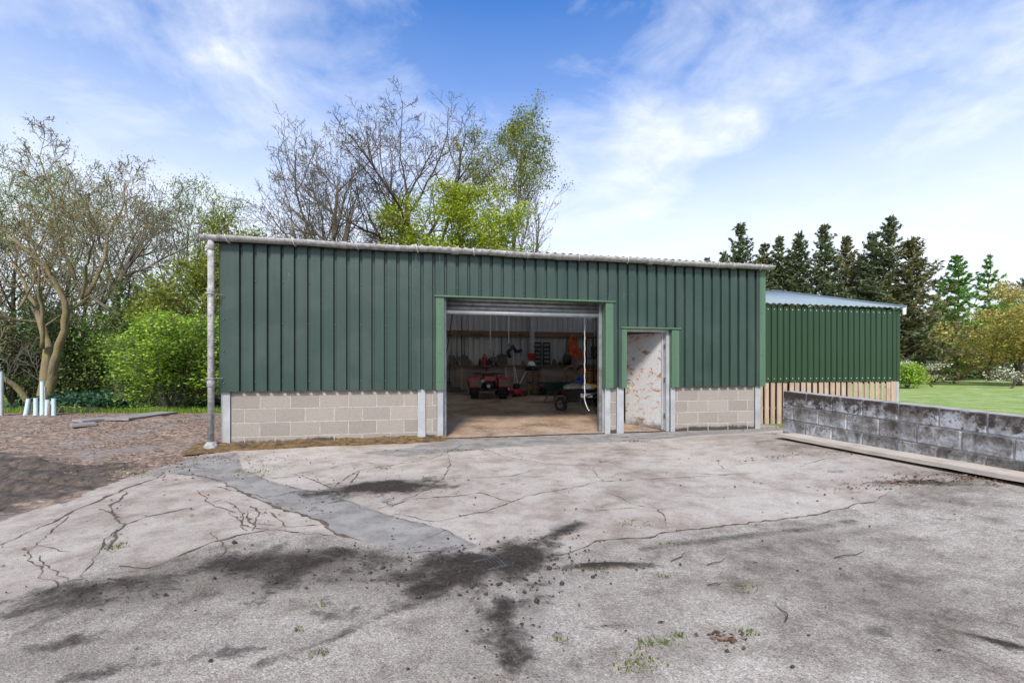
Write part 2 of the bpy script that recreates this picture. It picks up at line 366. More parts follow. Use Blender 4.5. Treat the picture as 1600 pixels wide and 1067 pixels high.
M['needle2'] = leaf_mat('brown_green_needles', (.10, .10, .045), (.165, .16, .07), (.25, .22, .11), .25)
M['larch'] = leaf_mat('larch_needles', (.09, .21, .05), (.15, .31, .07), (.23, .41, .10), .35)
M['lf_copper'] = leaf_mat('copper_gold_leaves', (.32, .32, .07), (.54, .42, .13), (.68, .54, .18))
M['blossom'] = leaf_mat('white_blossom', (.40, .42, .22), (.62, .62, .48), (.75, .74, .66), .3)
M['litter'] = leaf_mat('dead_leaves', (.085, .045, .028), (.17, .095, .06), (.27, .17, .115), .05)
M['grass'] = leaf_mat('grass_blades', (.09, .17, .015), (.16, .27, .025), (.25, .36, .05), .3)
M['weed'] = leaf_mat('yard_weed_leaves', (.07, .10, .02), (.13, .17, .035), (.20, .23, .06), .2)
M['clod'] = simple('mud_clods', (.045, .034, .027), .85, 0, .4, 40)
M['crack'] = simple('crack_soil', (.095, .07, .05), .95, 0, .7, 16, (.16, .12, .08), .8)
M['moss'] = simple('brown_moss', (.135, .082, .03), .95, 0, .7, 14, (.028, .02, .015), .9, .9)

# ================================================================== GROUND
YARD_EDGE = [gp(-420, 880), gp(0, 812), gp(110, 778), gp(215, 737), gp(335, 706)]
def ground_mat():
    m, nt, b = new_mat('soil_and_litter'); p = pos(nt)
    at = lambda n: nd(nt, 'ShaderNodeAttribute', attribute_name=n).outputs['Fac']
    n1 = noise(nt, p, .9, 7, .62, .3); n2 = noise(nt, p, 9, 8, .7); vor = nd(nt, 'ShaderNodeTexVoronoi', {'Vector': p, 'Scale': 22.0, 'Randomness': 1.0}).outputs['Color']
    vr = nd(nt, 'ShaderNodeSeparateColor', {0: vor}).outputs[0]
    lit = ramp(nt, mth(nt, 'ADD', mth(nt, 'MULTIPLY', vr, .45), mth(nt, 'MULTIPLY', n2, .55)), [(.25, (.10, .068, .048)), (.5, (.22, .152, .108)), (.75, (.40, .29, .215))])
    gr = ramp(nt, n2, [(.3, (.17, .16, .145)), (.7, (.30, .285, .265))])
    col = mixc(nt, ramp(nt, n1, [(.52, 0.), (.64, .55)]), lit, gr)
    grn = ramp(nt, n2, [(.3, (.07, .12, .02)), (.7, (.20, .26, .06))])
    gm = ramp(nt, noise(nt, p, .55, 6, .65), [(.56, 0.), (.66, .6)])
    col = mixc(nt, gm, col, mixc(nt, .5, grn, lit))
    col = mixc(nt, ramp(nt, mth(nt, 'ADD', at('grass'), mth(nt, 'MULTIPLY', mth(nt, 'SUBTRACT', n1, .5), .9)), [(.4, 0.), (.6, 1.)]), col, grn)
    ns = noise(nt, scaled(nt, p, (1.2, 7, 1)), 1.4, 7, .68, .4)
    mud = mth(nt, 'ADD', at('mud'), mth(nt, 'ADD', mth(nt, 'MULTIPLY', mth(nt, 'SUBTRACT', ns, .5), 2.0), mth(nt, 'MULTIPLY', mth(nt, 'SUBTRACT', n2, .5), 1.2)))
    col = mixc(nt, ramp(nt, mud, [(.36, 0.), (.66, .95)]), col, ramp(nt, n2, [(.35, (.016, .012, .009)), (.65, (.12, .092, .068))]))
    setb(nt, b, color=col, rough=.92, normal=bump(nt, mth(nt, 'ADD', n2, mth(nt, 'MULTIPLY', vr, .4)), .7, .03)); return m
def ground_z(X, Y):
    left = sstep(-2.5, -6.5, X)
    z = -.035 + .05 * (fbm(X*.8, Y*.8, 4, 3) - .5)
    z = z + .16 * sstep(-4.6, -7.5, X) * sstep(7, 10, Y) - .62 * sstep(10.5, 17, Y) * sstep(-3, -6, X)
    z = z + np.where(X < -3, .05 * (fbm(X*4, Y*4, 3, 9) - .5), 0)
    right = sstep(3.6, 4.7, X + .218 * (Y - 7.4)); z = z - .02 * right
    u = (X - SO.x) * SC + (Y - SO.y) * SS; v = -(X - SO.x) * SS + (Y - SO.y) * SC
    inside = sstep(-.5, .0, u) * sstep(10.6, 10.2, u) * sstep(-.4, .0, v) * sstep(9.4, 9, v); z = z * (1 - inside) - .10 * inside
    yarda = sdf(X, Y, [(p.x, p.y) for p in YARD_EDGE] + [(-4.4, 7.3), (6, 10), (7, 0), (-8, 0)])
    return np.where(yarda < -.12, np.minimum(z, -.06), z)
xs = np.concatenate([-np.geomspace(400, 14.2, 30), np.arange(-14, 7, .07), np.geomspace(7.1, 400, 40)])
ys = np.concatenate([-np.geomspace(60, 1, 10), np.arange(0, 19, .08), np.geomspace(19.1, 500, 40)])
X, Y = np.meshgrid(xs, ys); Zg = ground_z(X, Y)
gmask = sstep(10.6, 12.2, Y + .35 * (X + 8)) * (X < -2) + 1. * (Y > 19) + 1. * (X > 5.2); gmask = np.clip(gmask, 0, 1)
mudp = [gp(-60, 700), gp(60, 712), (gp(120, 722)), gp(200, 722), gp(190, 752), gp(110, 768), gp(0, 795), gp(-120, 815)]
mm = np.clip(.55 - sdf(X, Y, [(p.x, p.y) for p in mudp]) * 1.6, 0, 1) * (.55 + .8 * fbm(X*1.2 + Y*.5, Y*5, 4, 21))
rut = (.05 * np.sin((Y + .25*X) * 16) + .14 * (fbm(X*2, Y*9, 4, 8) - .5)) * np.clip(mm, 0, 1)
ground = struct(grid_mesh('ground', xs, ys, Zg + rut, ground_mat(), None, {'grass': gmask, 'mud': mm}))

# yard of broken concrete and tarmac
def yard_mat():
    m, nt, b = new_mat('worn_concrete_yard'); p = pos(nt)
    at = lambda n: nd(nt, 'ShaderNodeAttribute', attribute_name=n).outputs['Fac']
    nb = noise(nt, p, .55, 7, .62, .25); nm = noise(nt, p, 3.2, 9, .7, .2); nf = noise(nt, p, 38, 6, .75); ng = noise(nt, p, 170, 3, .6)
    v = nd(nt, 'ShaderNodeTexVoronoi', {'Vector': p, 'Scale': 150.0}); vc = nd(nt, 'ShaderNodeSeparateColor', {0: v.outputs['Color']}).outputs[0]
    tone = mth(nt, 'ADD', mth(nt, 'MULTIPLY', nb, .5), mth(nt, 'MULTIPLY', nm, .5))
    pale = ramp(nt, tone, [(.38, (.24, .193, .152)), (.48, (.40, .342, .285)), (.58, (.52, .462, .40))])
    pale = mixc(nt, 1.0, pale, ramp(nt, mth(nt, 'ADD', mth(nt, 'MULTIPLY', nf, .6), mth(nt, 'MULTIPLY', ng, .4)), [(.32, .66), (.66, 1.2)]), 'MULTIPLY')
    agg = ramp(nt, tone, [(.37, (.14, .116, .090)), (.46, (.295, .254, .208)), (.58, (.49, .438, .375))])
    agg = mixc(nt, 1.0, agg, ramp(nt, vc, [(0, .62), (.45, .95), (.8, 1.08), (1., 1.35)]), 'MULTIPLY')
    agg = mixc(nt, 1.0, agg, ramp(nt, nf, [(.3, .7), (.7, 1.2)]), 'MULTIPLY')
    jit = mth(nt, 'MULTIPLY', mth(nt, 'SUBTRACT', nm, .5), .16)
    jf = mth(nt, 'MULTIPLY', mth(nt, 'SUBTRACT', nf, .5), .05)
    pm = ramp(nt, mth(nt, 'ADD', mth(nt, 'ADD', at('pale'), jit), mth(nt, 'MULTIPLY', jf, 2.)), [(.45, 1.), (.55, 0.)])
    col = mixc(nt, mth(nt, 'MULTIPLY', pm, .9), agg, pale)
    strip = mixc(nt, 1.0, ramp(nt, nm, [(.36, (.19, .172, .150)), (.64, (.36, .338, .305))]), ramp(nt, mth(nt, 'ADD', mth(nt, 'MULTIPLY', nf, .5), mth(nt, 'MULTIPLY', ng, .5)), [(.3, .75), (.7, 1.2)]), 'MULTIPLY')
    sm = ramp(nt, mth(nt, 'ADD', at('strip'), jf), [(.495, 1.), (.505, 0.)])
    col = mixc(nt, sm, col, strip)
    # damp brown staining and spilt soil
    damp = mth(nt, 'ADD', at('damp'), mth(nt, 'MULTIPLY', mth(nt, 'SUBTRACT', nm, .5), 2.2))
    col = mixc(nt, ramp(nt, damp, [(.30, 0.), (.75, .8)]), col, (.115, .095, .08))
    rst = mth(nt, 'ADD', at('ochre'), mth(nt, 'MULTIPLY', mth(nt, 'SUBTRACT', nm, .5), .8)); col = mixc(nt, ramp(nt, rst, [(.4, 0.), (.9, .6)]), col, (.33, .215, .14))
    mud = mth(nt, 'ADD', at('mud'), mth(nt, 'ADD', mth(nt, 'MULTIPLY', mth(nt, 'SUBTRACT', nm, .5), 2.3), mth(nt, 'MULTIPLY', mth(nt, 'SUBTRACT', nf, .5), 1.1)))
    mf = ramp(nt, mud, [(.32, 0.), (.52, .5), (.80, .97)]); col = mixc(nt, mf, col, ramp(nt, nf, [(.34, (.012, .009, .007)), (.66, (.066, .050, .039))]))
    spots = ramp(nt, noise(nt, p, 13, 3, .5), [(.72, 0.), (.745, .8)]); col = mixc(nt, spots, col, (.06, .048, .038))
    h = mth(nt, 'ADD', mth(nt, 'MULTIPLY', v.outputs['Distance'], -.5), mth(nt, 'ADD', nf, mth(nt, 'MULTIPLY', ng, .5)))
    setb(nt, b, color=col, rough=.9, spec=.2, normal=bump(nt, mth(nt, 'ADD', h, mth(nt, 'MULTIPLY', mth(nt, 'MULTIPLY', mf, noise(nt, p, 16, 6, .7)), 6.)), .6, .009)); return m
xs = np.arange(-9.6, 6.3, .032); ys = np.concatenate([np.arange(.9, 4.2, .02), np.arange(4.2, 10.0, .036)])
X, Y = np.meshgrid(xs, ys)
xy = lambda L: [(q.x, q.y) for q in (gp(*a) for a in L)]
fine = fbm(X*3, Y*3, 4, 31) - .5
edge = sdf(X, Y, [(q.x, q.y) for q in YARD_EDGE] + [tuple(S(.05, .06)[:2]), tuple(S(9.9, .06)[:2]), tuple(S(10.3, .7)[:2]), tuple(S(10.6, 0.2)[:2]), (5.2, 7.4), (6.2, 3.0), (6.2, 0), (-9.6, 0)]) + fine * .22 * sstep(-3.5, -4.8, X)
strip = sdf(X, Y, xy([(205, 731), (250, 722), (300, 713), (370, 706), (380, 735), (435, 755), (525, 775), (600, 802), (700, 830), (748, 852), (690, 876), (640, 861), (560, 845), (520, 834), (500, 815), (425, 790), (350, 755), (280, 741)]))
apron = sdf(X, Y, xy([(560, 708), (640, 699), (690, 684), (960, 674), (1190, 666), (1222, 672), (1100, 683), (960, 690), (800, 697), (700, 707), (620, 713)]))
pale = sdf(X, Y, xy([(-300, 985), (0, 962), (60, 940), (112, 925), (140, 898), (150, 862), (190, 815), (198, 822), (178, 858), (187, 886), (232, 884), (300, 862), (370, 838), (430, 829), (520, 836), (640, 861), (760, 868), (860, 868), (935, 848), (1100, 826), (1300, 802), (1400, 785), (1640, 760), (1640, 640), (330, 690), (-300, 800)]))
def blob(px, py, rx, ry, ang=0):            # soft ellipse about a photo point, size in metres on the ground
    c = gp(px, py); dx, dy = X - c.x, Y - c.y; ca, sa = math.cos(ang), math.sin(ang)
    return np.exp(-(((dx*ca+dy*sa)/rx)**2 + ((-dx*sa+dy*ca)/ry)**2) * 1.1)
def streak(pts, wd):
    P = [gp(*q) for q in pts]; d = np.full(X.shape, 1e9)
    for a, b in zip(P[:-1], P[1:]):
        ex, ey = b.x-a.x, b.y-a.y; t = np.clip(((X-a.x)*ex+(Y-a.y)*ey)/(ex*ex+ey*ey), 0, 1); d = np.minimum(d, np.hypot(X-a.x-t*ex, Y-a.y-t*ey))
    return np.exp(-(d / wd)**2)
mud = np.zeros_like(X)
for a in [(598, 762, .70, .38, .3, 1.05), (560, 772, .3, .2, 0, .8), (460, 880, .7, .28, .1, .85), (520, 868, .35, .16, 0, .8), (740, 888, .46, .26, .2, 1.15), (805, 872, .36, .28, .8, 1.05), (700, 905, .3, .12, .3, .9), (950, 884, .28, .06, .05, 1.), (850, 848, .26, .14, .9, .75), (160, 918, .5, .16, .25, .72), (110, 945, .3, .1, .3, .6), (785, 960, .08, .35, .1, .75), (800, 1010, .1, .3, .2, .7), (650, 905, .3, .08, .3, .7), (1430, 775, .5, .12, -.25, .75), (1560, 770, .5, .12, -.3, .6), (1540, 1000, .28, .03, -.6, .7), (965, 980, .12, .04, 0, .7)]:
    mud = np.maximum(mud, blob(*a[:5]) * a[5])
for pts, wd, s in [([(905, 820), (840, 850), (780, 880)], .09, .75), ([(760, 890), (700, 915), (640, 925)], .07, .8), ([(770, 895), (740, 940), (780, 975), (800, 1060)], .05, .62), ([(700, 925), (600, 960), (500, 1005), (400, 1040)], .045, .42), ([(230, 905), (130, 930), (40, 990)], .06, .5), ([(1010, 858), (1130, 842), (1330, 818)], .07, .45), ([(500, 990), (420, 1010), (100, 1060)], .04, .38), ([(1190, 690), (960, 683), (1190, 672)], .05, .35), ([(1600, 985), (1480, 960), (1300, 1000)], .05, .25), ([(300, 965), (420, 945), (560, 960), (690, 930)], .10, .33), ([(40, 1010), (300, 985), (500, 935)], .07, .3), ([(880, 930), (870, 985), (900, 1040)], .06, .3), ([(860, 830), (960, 760), (1000, 740)], .05, .22)]:
    mud = np.maximum(mud, streak(pts, wd) * s)
damp = np.maximum.reduce([.75 * blob(480, 890, 1.1, .4, .1), .8 * blob(740, 900, .9, .4, .2), .6 * blob(120, 935, .8, .3, .2), .55 * blob(600, 765, 1.1, .5, .2), .5 * blob(830, 950, .8, .5), .55 * blob(1150, 680, 1.2, .2), .5 * blob(30, 1040, .5, .3), .5 * blob(1480, 760, 1.2, .4, -.3), .45 * blob(820, 745, .7, .15), .45*blob(1330, 835, .8, .1, .1), .45 * blob(800, 1040, .6, .25), .42 * blob(400, 1000, .5, .2, .1), .38 * blob(1050, 1010, .4, .2), .35 * blob(1400, 930, .9, .2, -.1), .4 * blob(250, 1040, .3, .15)])
ochre = np.maximum.reduce([.8 * blob(1130, 692, .9, .28), .7 * blob(980, 694, .3, .1), .6 * blob(690, 703, .3, .08), .7 * blob(330, 770, .5, .2), .6 * blob(760, 690, .8, .15), .5*blob(430, 800, .4, .25)])
Zy = yard_z(X, Y) + np.clip(mud - .35, 0, 1) * (.045 * fbm(X*8, Y*8, 4, 77)) + .004 * np.clip(-strip * 30, 0, 1) + np.clip(.02 - np.abs(edge + .08) * .12, 0, .02) * (X < -3) * -1
mk = lambda s, k=1.0: np.clip(.5 + s * k, 0, 1)
yard = struct(grid_mesh('yard', xs, ys, Zy, yard_mat(), edge < 0, {'strip': mk(np.minimum(strip, apron)), 'pale': mk(pale), 'mud': mud, 'damp': damp, 'ochre': ochre}))

# cracks: each an irregular sunken-looking ribbon of soil, part of the yard
rng = random.Random(7)
def crack(px, wd=.012):
    P = [gp(*q) for q in px]; pts = []
    for a, b in zip(P[:-1], P[1:]):
        n = max(2, int((b - a).length / .05))
        for i in range(n): pts.append(a.lerp(b, i / n))
    pts.append(P[-1]); off = 0; vs = []; fs = []
    for i, p in enumerate(pts):
        d = (pts[min(i+1, len(pts)-1)] - pts[max(i-1, 0)]); d.z = 0; d.normalize(); nrm = Vector((-d.y, d.x, 0))
        off = off * .8 + rng.gauss(0, .011); h = wd * 1.1 * (.3 + rng.random() ** 2.2 * 1.5) * (.25 + .75 * math.sin(math.pi * min(1, max(.02, i / (len(pts)-1)))) ** .4)
        for sd in (-1, 1):
            q = p + nrm * (off + sd * h * .5); vs.append((q.x, q.y, yz(q.x, q.y) + .0045))
        if i: k = 2*i; fs.append((k-2, k, k+1, k-1))
    mb = MB(); mb.add(vs, fs); return mb.build('crack', M['crack'], yard)
CR = [([(0, 852), (90, 810), (170, 775), (260, 738)], .022), ([(350, 755), (425, 790), (500, 816), (520, 836), (560, 846)], .03), ([(280, 741), (320, 745), (350, 756)], .02),
 ([(162, 795), (180, 808), (190, 822), (178, 860)], .022), ([(185, 886), (232, 885), (300, 862), (370, 838), (430, 829), (520, 836)], .014), ([(195, 770), (165, 790), (172, 803), (190, 805)], .018),
 ([(190, 822), (240, 805), (300, 792), (350, 782)], .012), ([(350, 782), (375, 800), (385, 830)], .012), ([(385, 800), (400, 815), (430, 822)], .014), ([(310, 765), (340, 790), (370, 800), (420, 795)], .012), ([(330, 760), (380, 772), (440, 785)], .012), ([(390, 790), (410, 800), (395, 830)], .015), ([(420, 800), (450, 822), (500, 820)], .012), ([(360, 800), (375, 822), (420, 830)], .01),
 ([(110, 800), (60, 845), (50, 875), (85, 920)], .009), ([(0, 855), (55, 850), (110, 865)], .007), ([(425, 748), (470, 742), (520, 765), (560, 735), (600, 728), (665, 718)], .014), ([(560, 735), (545, 760), (520, 768)], .02), ([(665, 718), (700, 705), (725, 695)], .015), ([(700, 705), (705, 735), (690, 750), (610, 795)], .01), ([(600, 728), (565, 720), (500, 735), (430, 742)], .008),
 ([(590, 795), (640, 780), (690, 775), (750, 770), (800, 785)], .012), ([(620, 803), (680, 815), (760, 800), (830, 775), (905, 760), (960, 742)], .01), ([(690, 750), (740, 748), (800, 745), (830, 735)], .008), ([(760, 700), (780, 712), (850, 725), (920, 728)], .008), ([(920, 728), (935, 745), (940, 752), (1010, 748), (1150, 742), (1170, 742)], .009), ([(920, 728), (960, 715), (1000, 705)], .006),
 ([(860, 868), (935, 848), (1010, 838), (1100, 826), (1200, 812), (1300, 802), (1360, 795), (1395, 785)], .016), ([(1080, 738), (1120, 742), (1175, 742)], .009), ([(1215, 743), (1265, 752)], .008), ([(1250, 740), (1290, 732), (1330, 731)], .007), ([(950, 770), (985, 788), (1050, 800)], .006), ([(1000, 785), (1030, 800), (1045, 830)], .006), ([(740, 850), (700, 858), (640, 862)], .012), ([(640, 850), (700, 826)], .006),
 ([(330, 832), (345, 858), (320, 890)], .008), ([(130, 905), (150, 862), (190, 818)], .01), ([(1120, 720), (1130, 735)], .006), ([(810, 700), (815, 720)], .005), ([(880, 790), (930, 800), (1000, 795)], .005), ([(60, 870), (120, 905)], .006), ([(380, 735), (435, 755), (525, 776), (600, 803), (700, 831), (748, 853)], .007)]
for a in CR: crack(*a)

# interior floor
def floor_mat():
    m, nt, b = new_mat('dusty_floor'); p = pos(nt)
    n = noise(nt, p, 1.3, 8, .65, .3); n2 = noise(nt, p, 16, 7, .7)
    col = ramp(nt, mth(nt, 'ADD', mth(nt, 'MULTIPLY', n, .6), mth(nt, 'MULTIPLY', n2, .4)), [(.38, (.12, .075, .05)), (.49, (.31, .215, .15)), (.62, (.44, .34, .26))])
    setb(nt, b, color=col, rough=.95, normal=bump(nt, n2, .4, .01)); return m
mb = MB(); us = np.linspace(.1, 9.85, 40); vv = np.linspace(.05, DEPTH, 36)
for j, v in enumerate(vv):
    for i, u in enumerate(us): q = S(u, v); mb.v.append((q.x, q.y, .012 + FSL * v + .02 * (vnoise(np.array([u*2.]), np.array([v*2.]))[0] - .5) * min(1, v)))
for j in range(35):
    for i in range(39): k = j*40+i; mb.f.append((k, k+1, k+41, k+40))
struct(mb.build('shed_floor', floor_mat(), None, True))
# lawn
def lawn_mat():
    m, nt, b = new_mat('lawn_grass'); p = pos(nt); n = noise(nt, p, .35, 6, .6, .3); n2 = noise(nt, p, 14, 6, .7)
    col = ramp(nt, n2, [(.3, (.11, .20, .02)), (.7, (.26, .36, .06))]); col = mixc(nt, ramp(nt, noise(nt, p, 1.6, 8, .7), [(.42, 0.), (.62, .7)]), col, (.42, .45, .20))
    setb(nt, b, color=col, rough=.9, normal=bump(nt, n2, .6, .04)); return m
xs = np.concatenate([np.arange(3, 14, .3), np.geomspace(14, 90, 30)]); ys = np.concatenate([np.arange(-2, 16, .3), np.geomspace(16, 46, 30)]); X, Y = np.meshgrid(xs, ys)
u_ = (X - SO.x) * SC + (Y - SO.y) * SS; v_ = -(X - SO.x) * SS + (Y - SO.y) * SC
lz = .12 + .10 * (fbm(X*.3, Y*.3, 3, 4) - .5)
keep = (X + .218 * Y > 6.02 + .12) & ~((v_ > .8) & (u_ < 14.2) & (v_ < 9)) & ~((v_ <= .81) & (u_ < 10.9) & (v_ > -1.6))
struct(grid_mesh('lawn', xs, ys, lz, lawn_mat(), keep))

# ================================================================== BIG SHED
shed = thing('farm_shed', 'long green metal clad farm shed on concrete blocks with open roller door', 'shed', SO, SA)
ZC, ZE = .87, 3.21                          # bottom and top of the cladding
def profile(u0, u1, pitch, dep, vw, sw, phase=0):
    pts = [(u0, -dep)]; k = math.floor((u0 - phase) / pitch) - 1
    while True:
        c = phase + k * pitch; k += 1
        if c - vw/2 - sw > u1: break
        for du, d in ((-vw/2-sw, -dep), (-vw/2, 0), (vw/2, 0), (vw/2+sw, -dep)):
            if u0 < c + du < u1: pts.append((c + du, d))
    pts.append((u1, -dep)); return pts
def sheet(name, u0, u1, z0, z1, m, parent, pitch=.2, dep=.045, vw=.036, sw=.010, phase=.1, v=0., axis='u', th=.0012):
    P = profile(u0, u1, pitch, dep, vw, sw, phase); n = len(P); mb = MB(); vs = []
    for z in (z0, z1):
        for off in (0, th):
            for u, d in P: vs.append((u, v + d + off, z) if axis == 'u' else (v + d + off, u, z))
    fs = []
    for i in range(n-1):
        fs += [(i, i+1, 2*n+i+1, 2*n+i), (n+i+1, n+i, 3*n+i, 3*n+i+1), (i, n+i, n+i+1, i+1), (2*n+i, 2*n+i+1, 3*n+i+1, 3*n+i)]
    mb.add(vs, fs); return mb.build(name, m, parent)
RO = (3.46, 6.46, 2.46); PD = (6.89, 7.83, 1.98)
for a, b, z0 in [(.12, 1.0, ZC), (1.0, 2.0, ZC), (2.0, 3.0, ZC), (3.0, 3.40, ZC), (3.40, 4.0, RO[2]), (4, 5, RO[2]), (5, 6, RO[2]), (6, 6.52, RO[2]), (6.52, 6.83, ZC), (6.83, 7.0, PD[2]), (7.0, 7.89, PD[2]), (7.89, 8.0, ZC), (8, 9, ZC), (9, 9.80, ZC)]:
    sheet('cladding_sheet', a + .0006, b - .0006, z0, ZE, M['clad'], shed)
mb = MB()                                   # screw heads, too small to pick apart
def screw(mb, u, z, v=-.036):
    mb.lathe([(.011, 0), (.011, .004), (.006, .009)], 6, Matrix.Translation((u, v, z)) @ Matrix.Rotation(R(90), 4, 'X'))
k = 0
for i in range(49):
    u = .1 + .2 * i + .1
    if i % 2: continue
    c = u - .1
    for z in (1.02, 1.95, 2.62):
        if RO[0]-.1 < c < RO[1]+.1 and z < 2.5: z = 2.53 if z == 1.95 else 9
        if PD[0]-.1 < c < PD[1]+.12 and z < 2.0: z = 2.06 if z == 1.95 else 9
        if z < 3: screw(mb, c, z, -.001)
for u in (.06, 9.84, 3.40, 6.54, 6.83, 7.90):
    for z in ((1.0, 1.4, 1.9) if PD[0]-.2 < u < PD[1]+.2 else (1.0, 1.5, 2.0, 2.35)): screw(mb, u, z, -.052)
o = mb.build('screws', M['screw'], shed); o['kind'] = 'stuff'
def boxp(name, a, b, m, parent=shed, ch=.003): mb = MB(); mb.bbox(a, b, ch); return mb.build(name, m, parent)
boxp('corner_flashing', (-.012, -.046, ZC-.01), (.15, .12, ZE), M['clad'])
boxp('corner_flashing', (9.80, -.05, ZC-.012), (9.935, .14, ZE+.02), M['flash'])
boxp('jamb_flashing', (3.335, -.05, ZC-.012), (3.472, .22, RO[2]), M['flash'])
boxp('jamb_flashing', (6.462, -.05, ZC-.012), (6.617, .22, RO[2]), M['flash'])
boxp('header_flashing', (3.31, -.075, RO[2]), (6.65, .10, RO[2]+.028), M['flash'])
boxp('jamb_flashing', (6.787, -.05, ZC-.012), (6.888, .16, PD[2]), M['flash'])
boxp('jamb_flashing', (7.832, -.05, ZC-.012), (7.985, .16, PD[2]), M['flash'])
boxp('header_flashing', (6.765, -.075, PD[2]), (8.01, .10, PD[2]+.028), M['flash'])
for u0, u1 in [(.0, .13), (3.03, 3.16), (3.362, 3.462), (6.47, 6.575), (6.71, 6.85), (7.835, 7.93), (9.735, 9.86)]:   # galvanised columns standing in front of the block plinth
    mb = MB(); mb.bbox((u0, .003, 0), (u1, .015, ZC+.05), .002); mb.bbox((u0 + (u1-u0)*.44, .015, 0), (u0 + (u1-u0)*.56, .13, ZC+.05), .002); mb.bbox((u0, .13, 0), (u1, .142, ZC+.05), .002)
    mb.build('steel_post', M['galv'], shed)
BL = {}
def block_mesh(key, L, H, D, m, ch=.006):
    k = (key, round(L, 3), round(H, 3))
    if k not in BL: mb = MB(); mb.bbox((0, 0, 0), (L, D, H), ch); ob = mb.build('block', m); BL[k] = ob.data; bpy.data.objects.remove(ob)
    return BL[k]
rb = random.Random(3)
def plinth(u0, u1, joff, v=.03, ztop=.9):
    mb = MB(); mb.box((u0+.001, v+.003, -.05), (u1-.001, v+.10, ztop)); mb.build('mortar_bed', M['mortar'], shed)
    z = -.03
    for row in range(5):
        H = .215 if row else .165
        u = u0 - (joff + (.225 if row % 2 else 0)) % .45
        while u < u1:
            a, b = max(u, u0+.002), min(u+.44, u1-.002)
            if b - a > .02: inst('block', block_mesh('p', b-a, min(H, ztop-z-.002), .09, M['block'], .004), shed, (a, v + rb.uniform(-.0015, .0015), z))
            u += .45
        z += H + .01
        if z > ztop - .03: break
plinth(.13, 3.03, .25); plinth(3.16, 3.362, .1); plinth(6.575, 6.71, .2); plinth(7.93, 9.735, .15)
# roof, gutter, downpipe
TR = math.tan(R(5))
def roof_sheet(name, u0, u1, v0, v1, z0, tr, m, parent, pitch=.146, amp=.016, steps=8):
    mb = MB(); n = max(4, int((u1-u0)/pitch*steps)); vs = []; fs = []
    for v in (v0, v1):
        for off in (0, -.007):
            for i in range(n+1):
                u = u0 + (u1-u0)*i/n; vs.append((u, v, z0 + (v-v0)*tr + amp*math.sin(2*math.pi*u/pitch) + off))
    m1 = n+1
    for i in range(n):
        fs += [(i, i+1, 2*m1+i+1, 2*m1+i), (m1+i+1, m1+i, 3*m1+i, 3*m1+i+1), (i, m1+i, m1+i+1, i+1), (2*m1+i, 2*m1+i+1, 3*m1+i+1, 3*m1+i)]
    mb.add(vs, fs); return mb.build(name, m, parent, True)
def added_glaze():
    m, nt, b = new_mat('added_rooflight'); setb(nt, b, color=(.75, .76, .72), rough=.6)
    t = nd(nt, 'ShaderNodeBsdfTranslucent', {'Color': (.8, .8, .76, 1)}); mx = nd(nt, 'ShaderNodeMixShader', {0: .8, 1: b.outputs[0], 2: t.outputs[0]})
    nt.links.new(mx.outputs[0], nt.nodes['Material Output'].inputs[0]); return m
M['added_glaze'] = added_glaze()  # rooflight sheets added out of view to bring daylight into the interior
for i in range(10):
    u0 = -.16 + i * 1.022
    roof_sheet('roof_sheet', u0, u0 + 1.021, -.17, 4.3, 3.288 + (i % 2) * .003, TR, M['added_glaze'] if i == 3 else M['lichen'], shed)
    roof_sheet('roof_sheet', u0, u0 + 1.021, 4.2, DEPTH + .2, 3.288 + (i % 2) * .003 + 4.37 * TR + .012, TR, M['added_glaze'] if i % 2 else M['lichen'], shed)
mb = MB()
prof = [(-.078*math.cos(t), -.078*math.sin(t)) for t in np.linspace(0, math.pi, 11)] + [(.066*math.cos(t), -.066*math.sin(t)) for t in np.linspace(0, math.pi, 11)]
n = len(prof)
us = np.linspace(-.22, 10.02, 48)
for u in us:
    sag = .006 * math.sin(u * 2.1) + .003 * math.sin(u * 6.3)
    for a, b in prof: mb.v.append((u, -.145 + a, 3.27 + b + sag - .003*u*0))
for i in range(len(us)-1):
    for k in range(n): j = (k+1) % n; mb.f.append((i*n+k, (i+1)*n+k, (i+1)*n+j, i*n+j))
mb.f.append(tuple(range(n))); mb.f.append(tuple(range((len(us)-1)*n+n-1, (len(us)-1)*n-1, -1)))
gut = mb.build('gutter', M['lichen'], shed, True)
for u in (1.85, 3.65, 5.5, 7.3, 9.1):
    mb = MB(); mb.lathe([(.086, -.06), (.09, -.05), (.09, .05), (.086, .06)], 20, Matrix.Translation((u, -.145, 3.27)) @ Matrix.Rotation(R(90), 4, 'Y'), False)
    mb.v = [(a, b, min(c, 3.275)) for a, b, c in mb.v]; mb.build('gutter_joint', M['lichen'], gut, True)
for i in range(11):
    u = .14 + i * .955; mb = MB()
    mb.tube([(u-.012, -.225, 3.285)] + [(u + .03*t, -.145 - .088*math.cos(math.pi*t*.62), 3.27 - .088*math.sin(math.pi*t*.62)) for t in np.linspace(0, 1, 7)], .007, 5); mb.build('gutter_bracket', M['white'], gut)
mb = MB(); mb.box((-.10, -.035, ZE-.015), (9.95, .03, 3.262)); mb.build('eaves_shade_beam', M['black'], shed)  # closes the eaves gap; its black stands in for the gutter's shade
dp = MB(); dp.tube([(-.085, -.14, 3.21), (-.085, -.14, 1.6), (-.085, -.14, .10)], .045, 14); dpo = dp.build('downpipe', M['lichen'], shed, True)
for z in (2.42, 1.0, 3.1): mb = MB(); mb.lathe([(.047, -.05), (.054, -.045), (.054, .045), (.047, .05)], 14, Matrix.Translation((-.085, -.14, z))); mb.build('collar', M['lichen'], dpo, True)
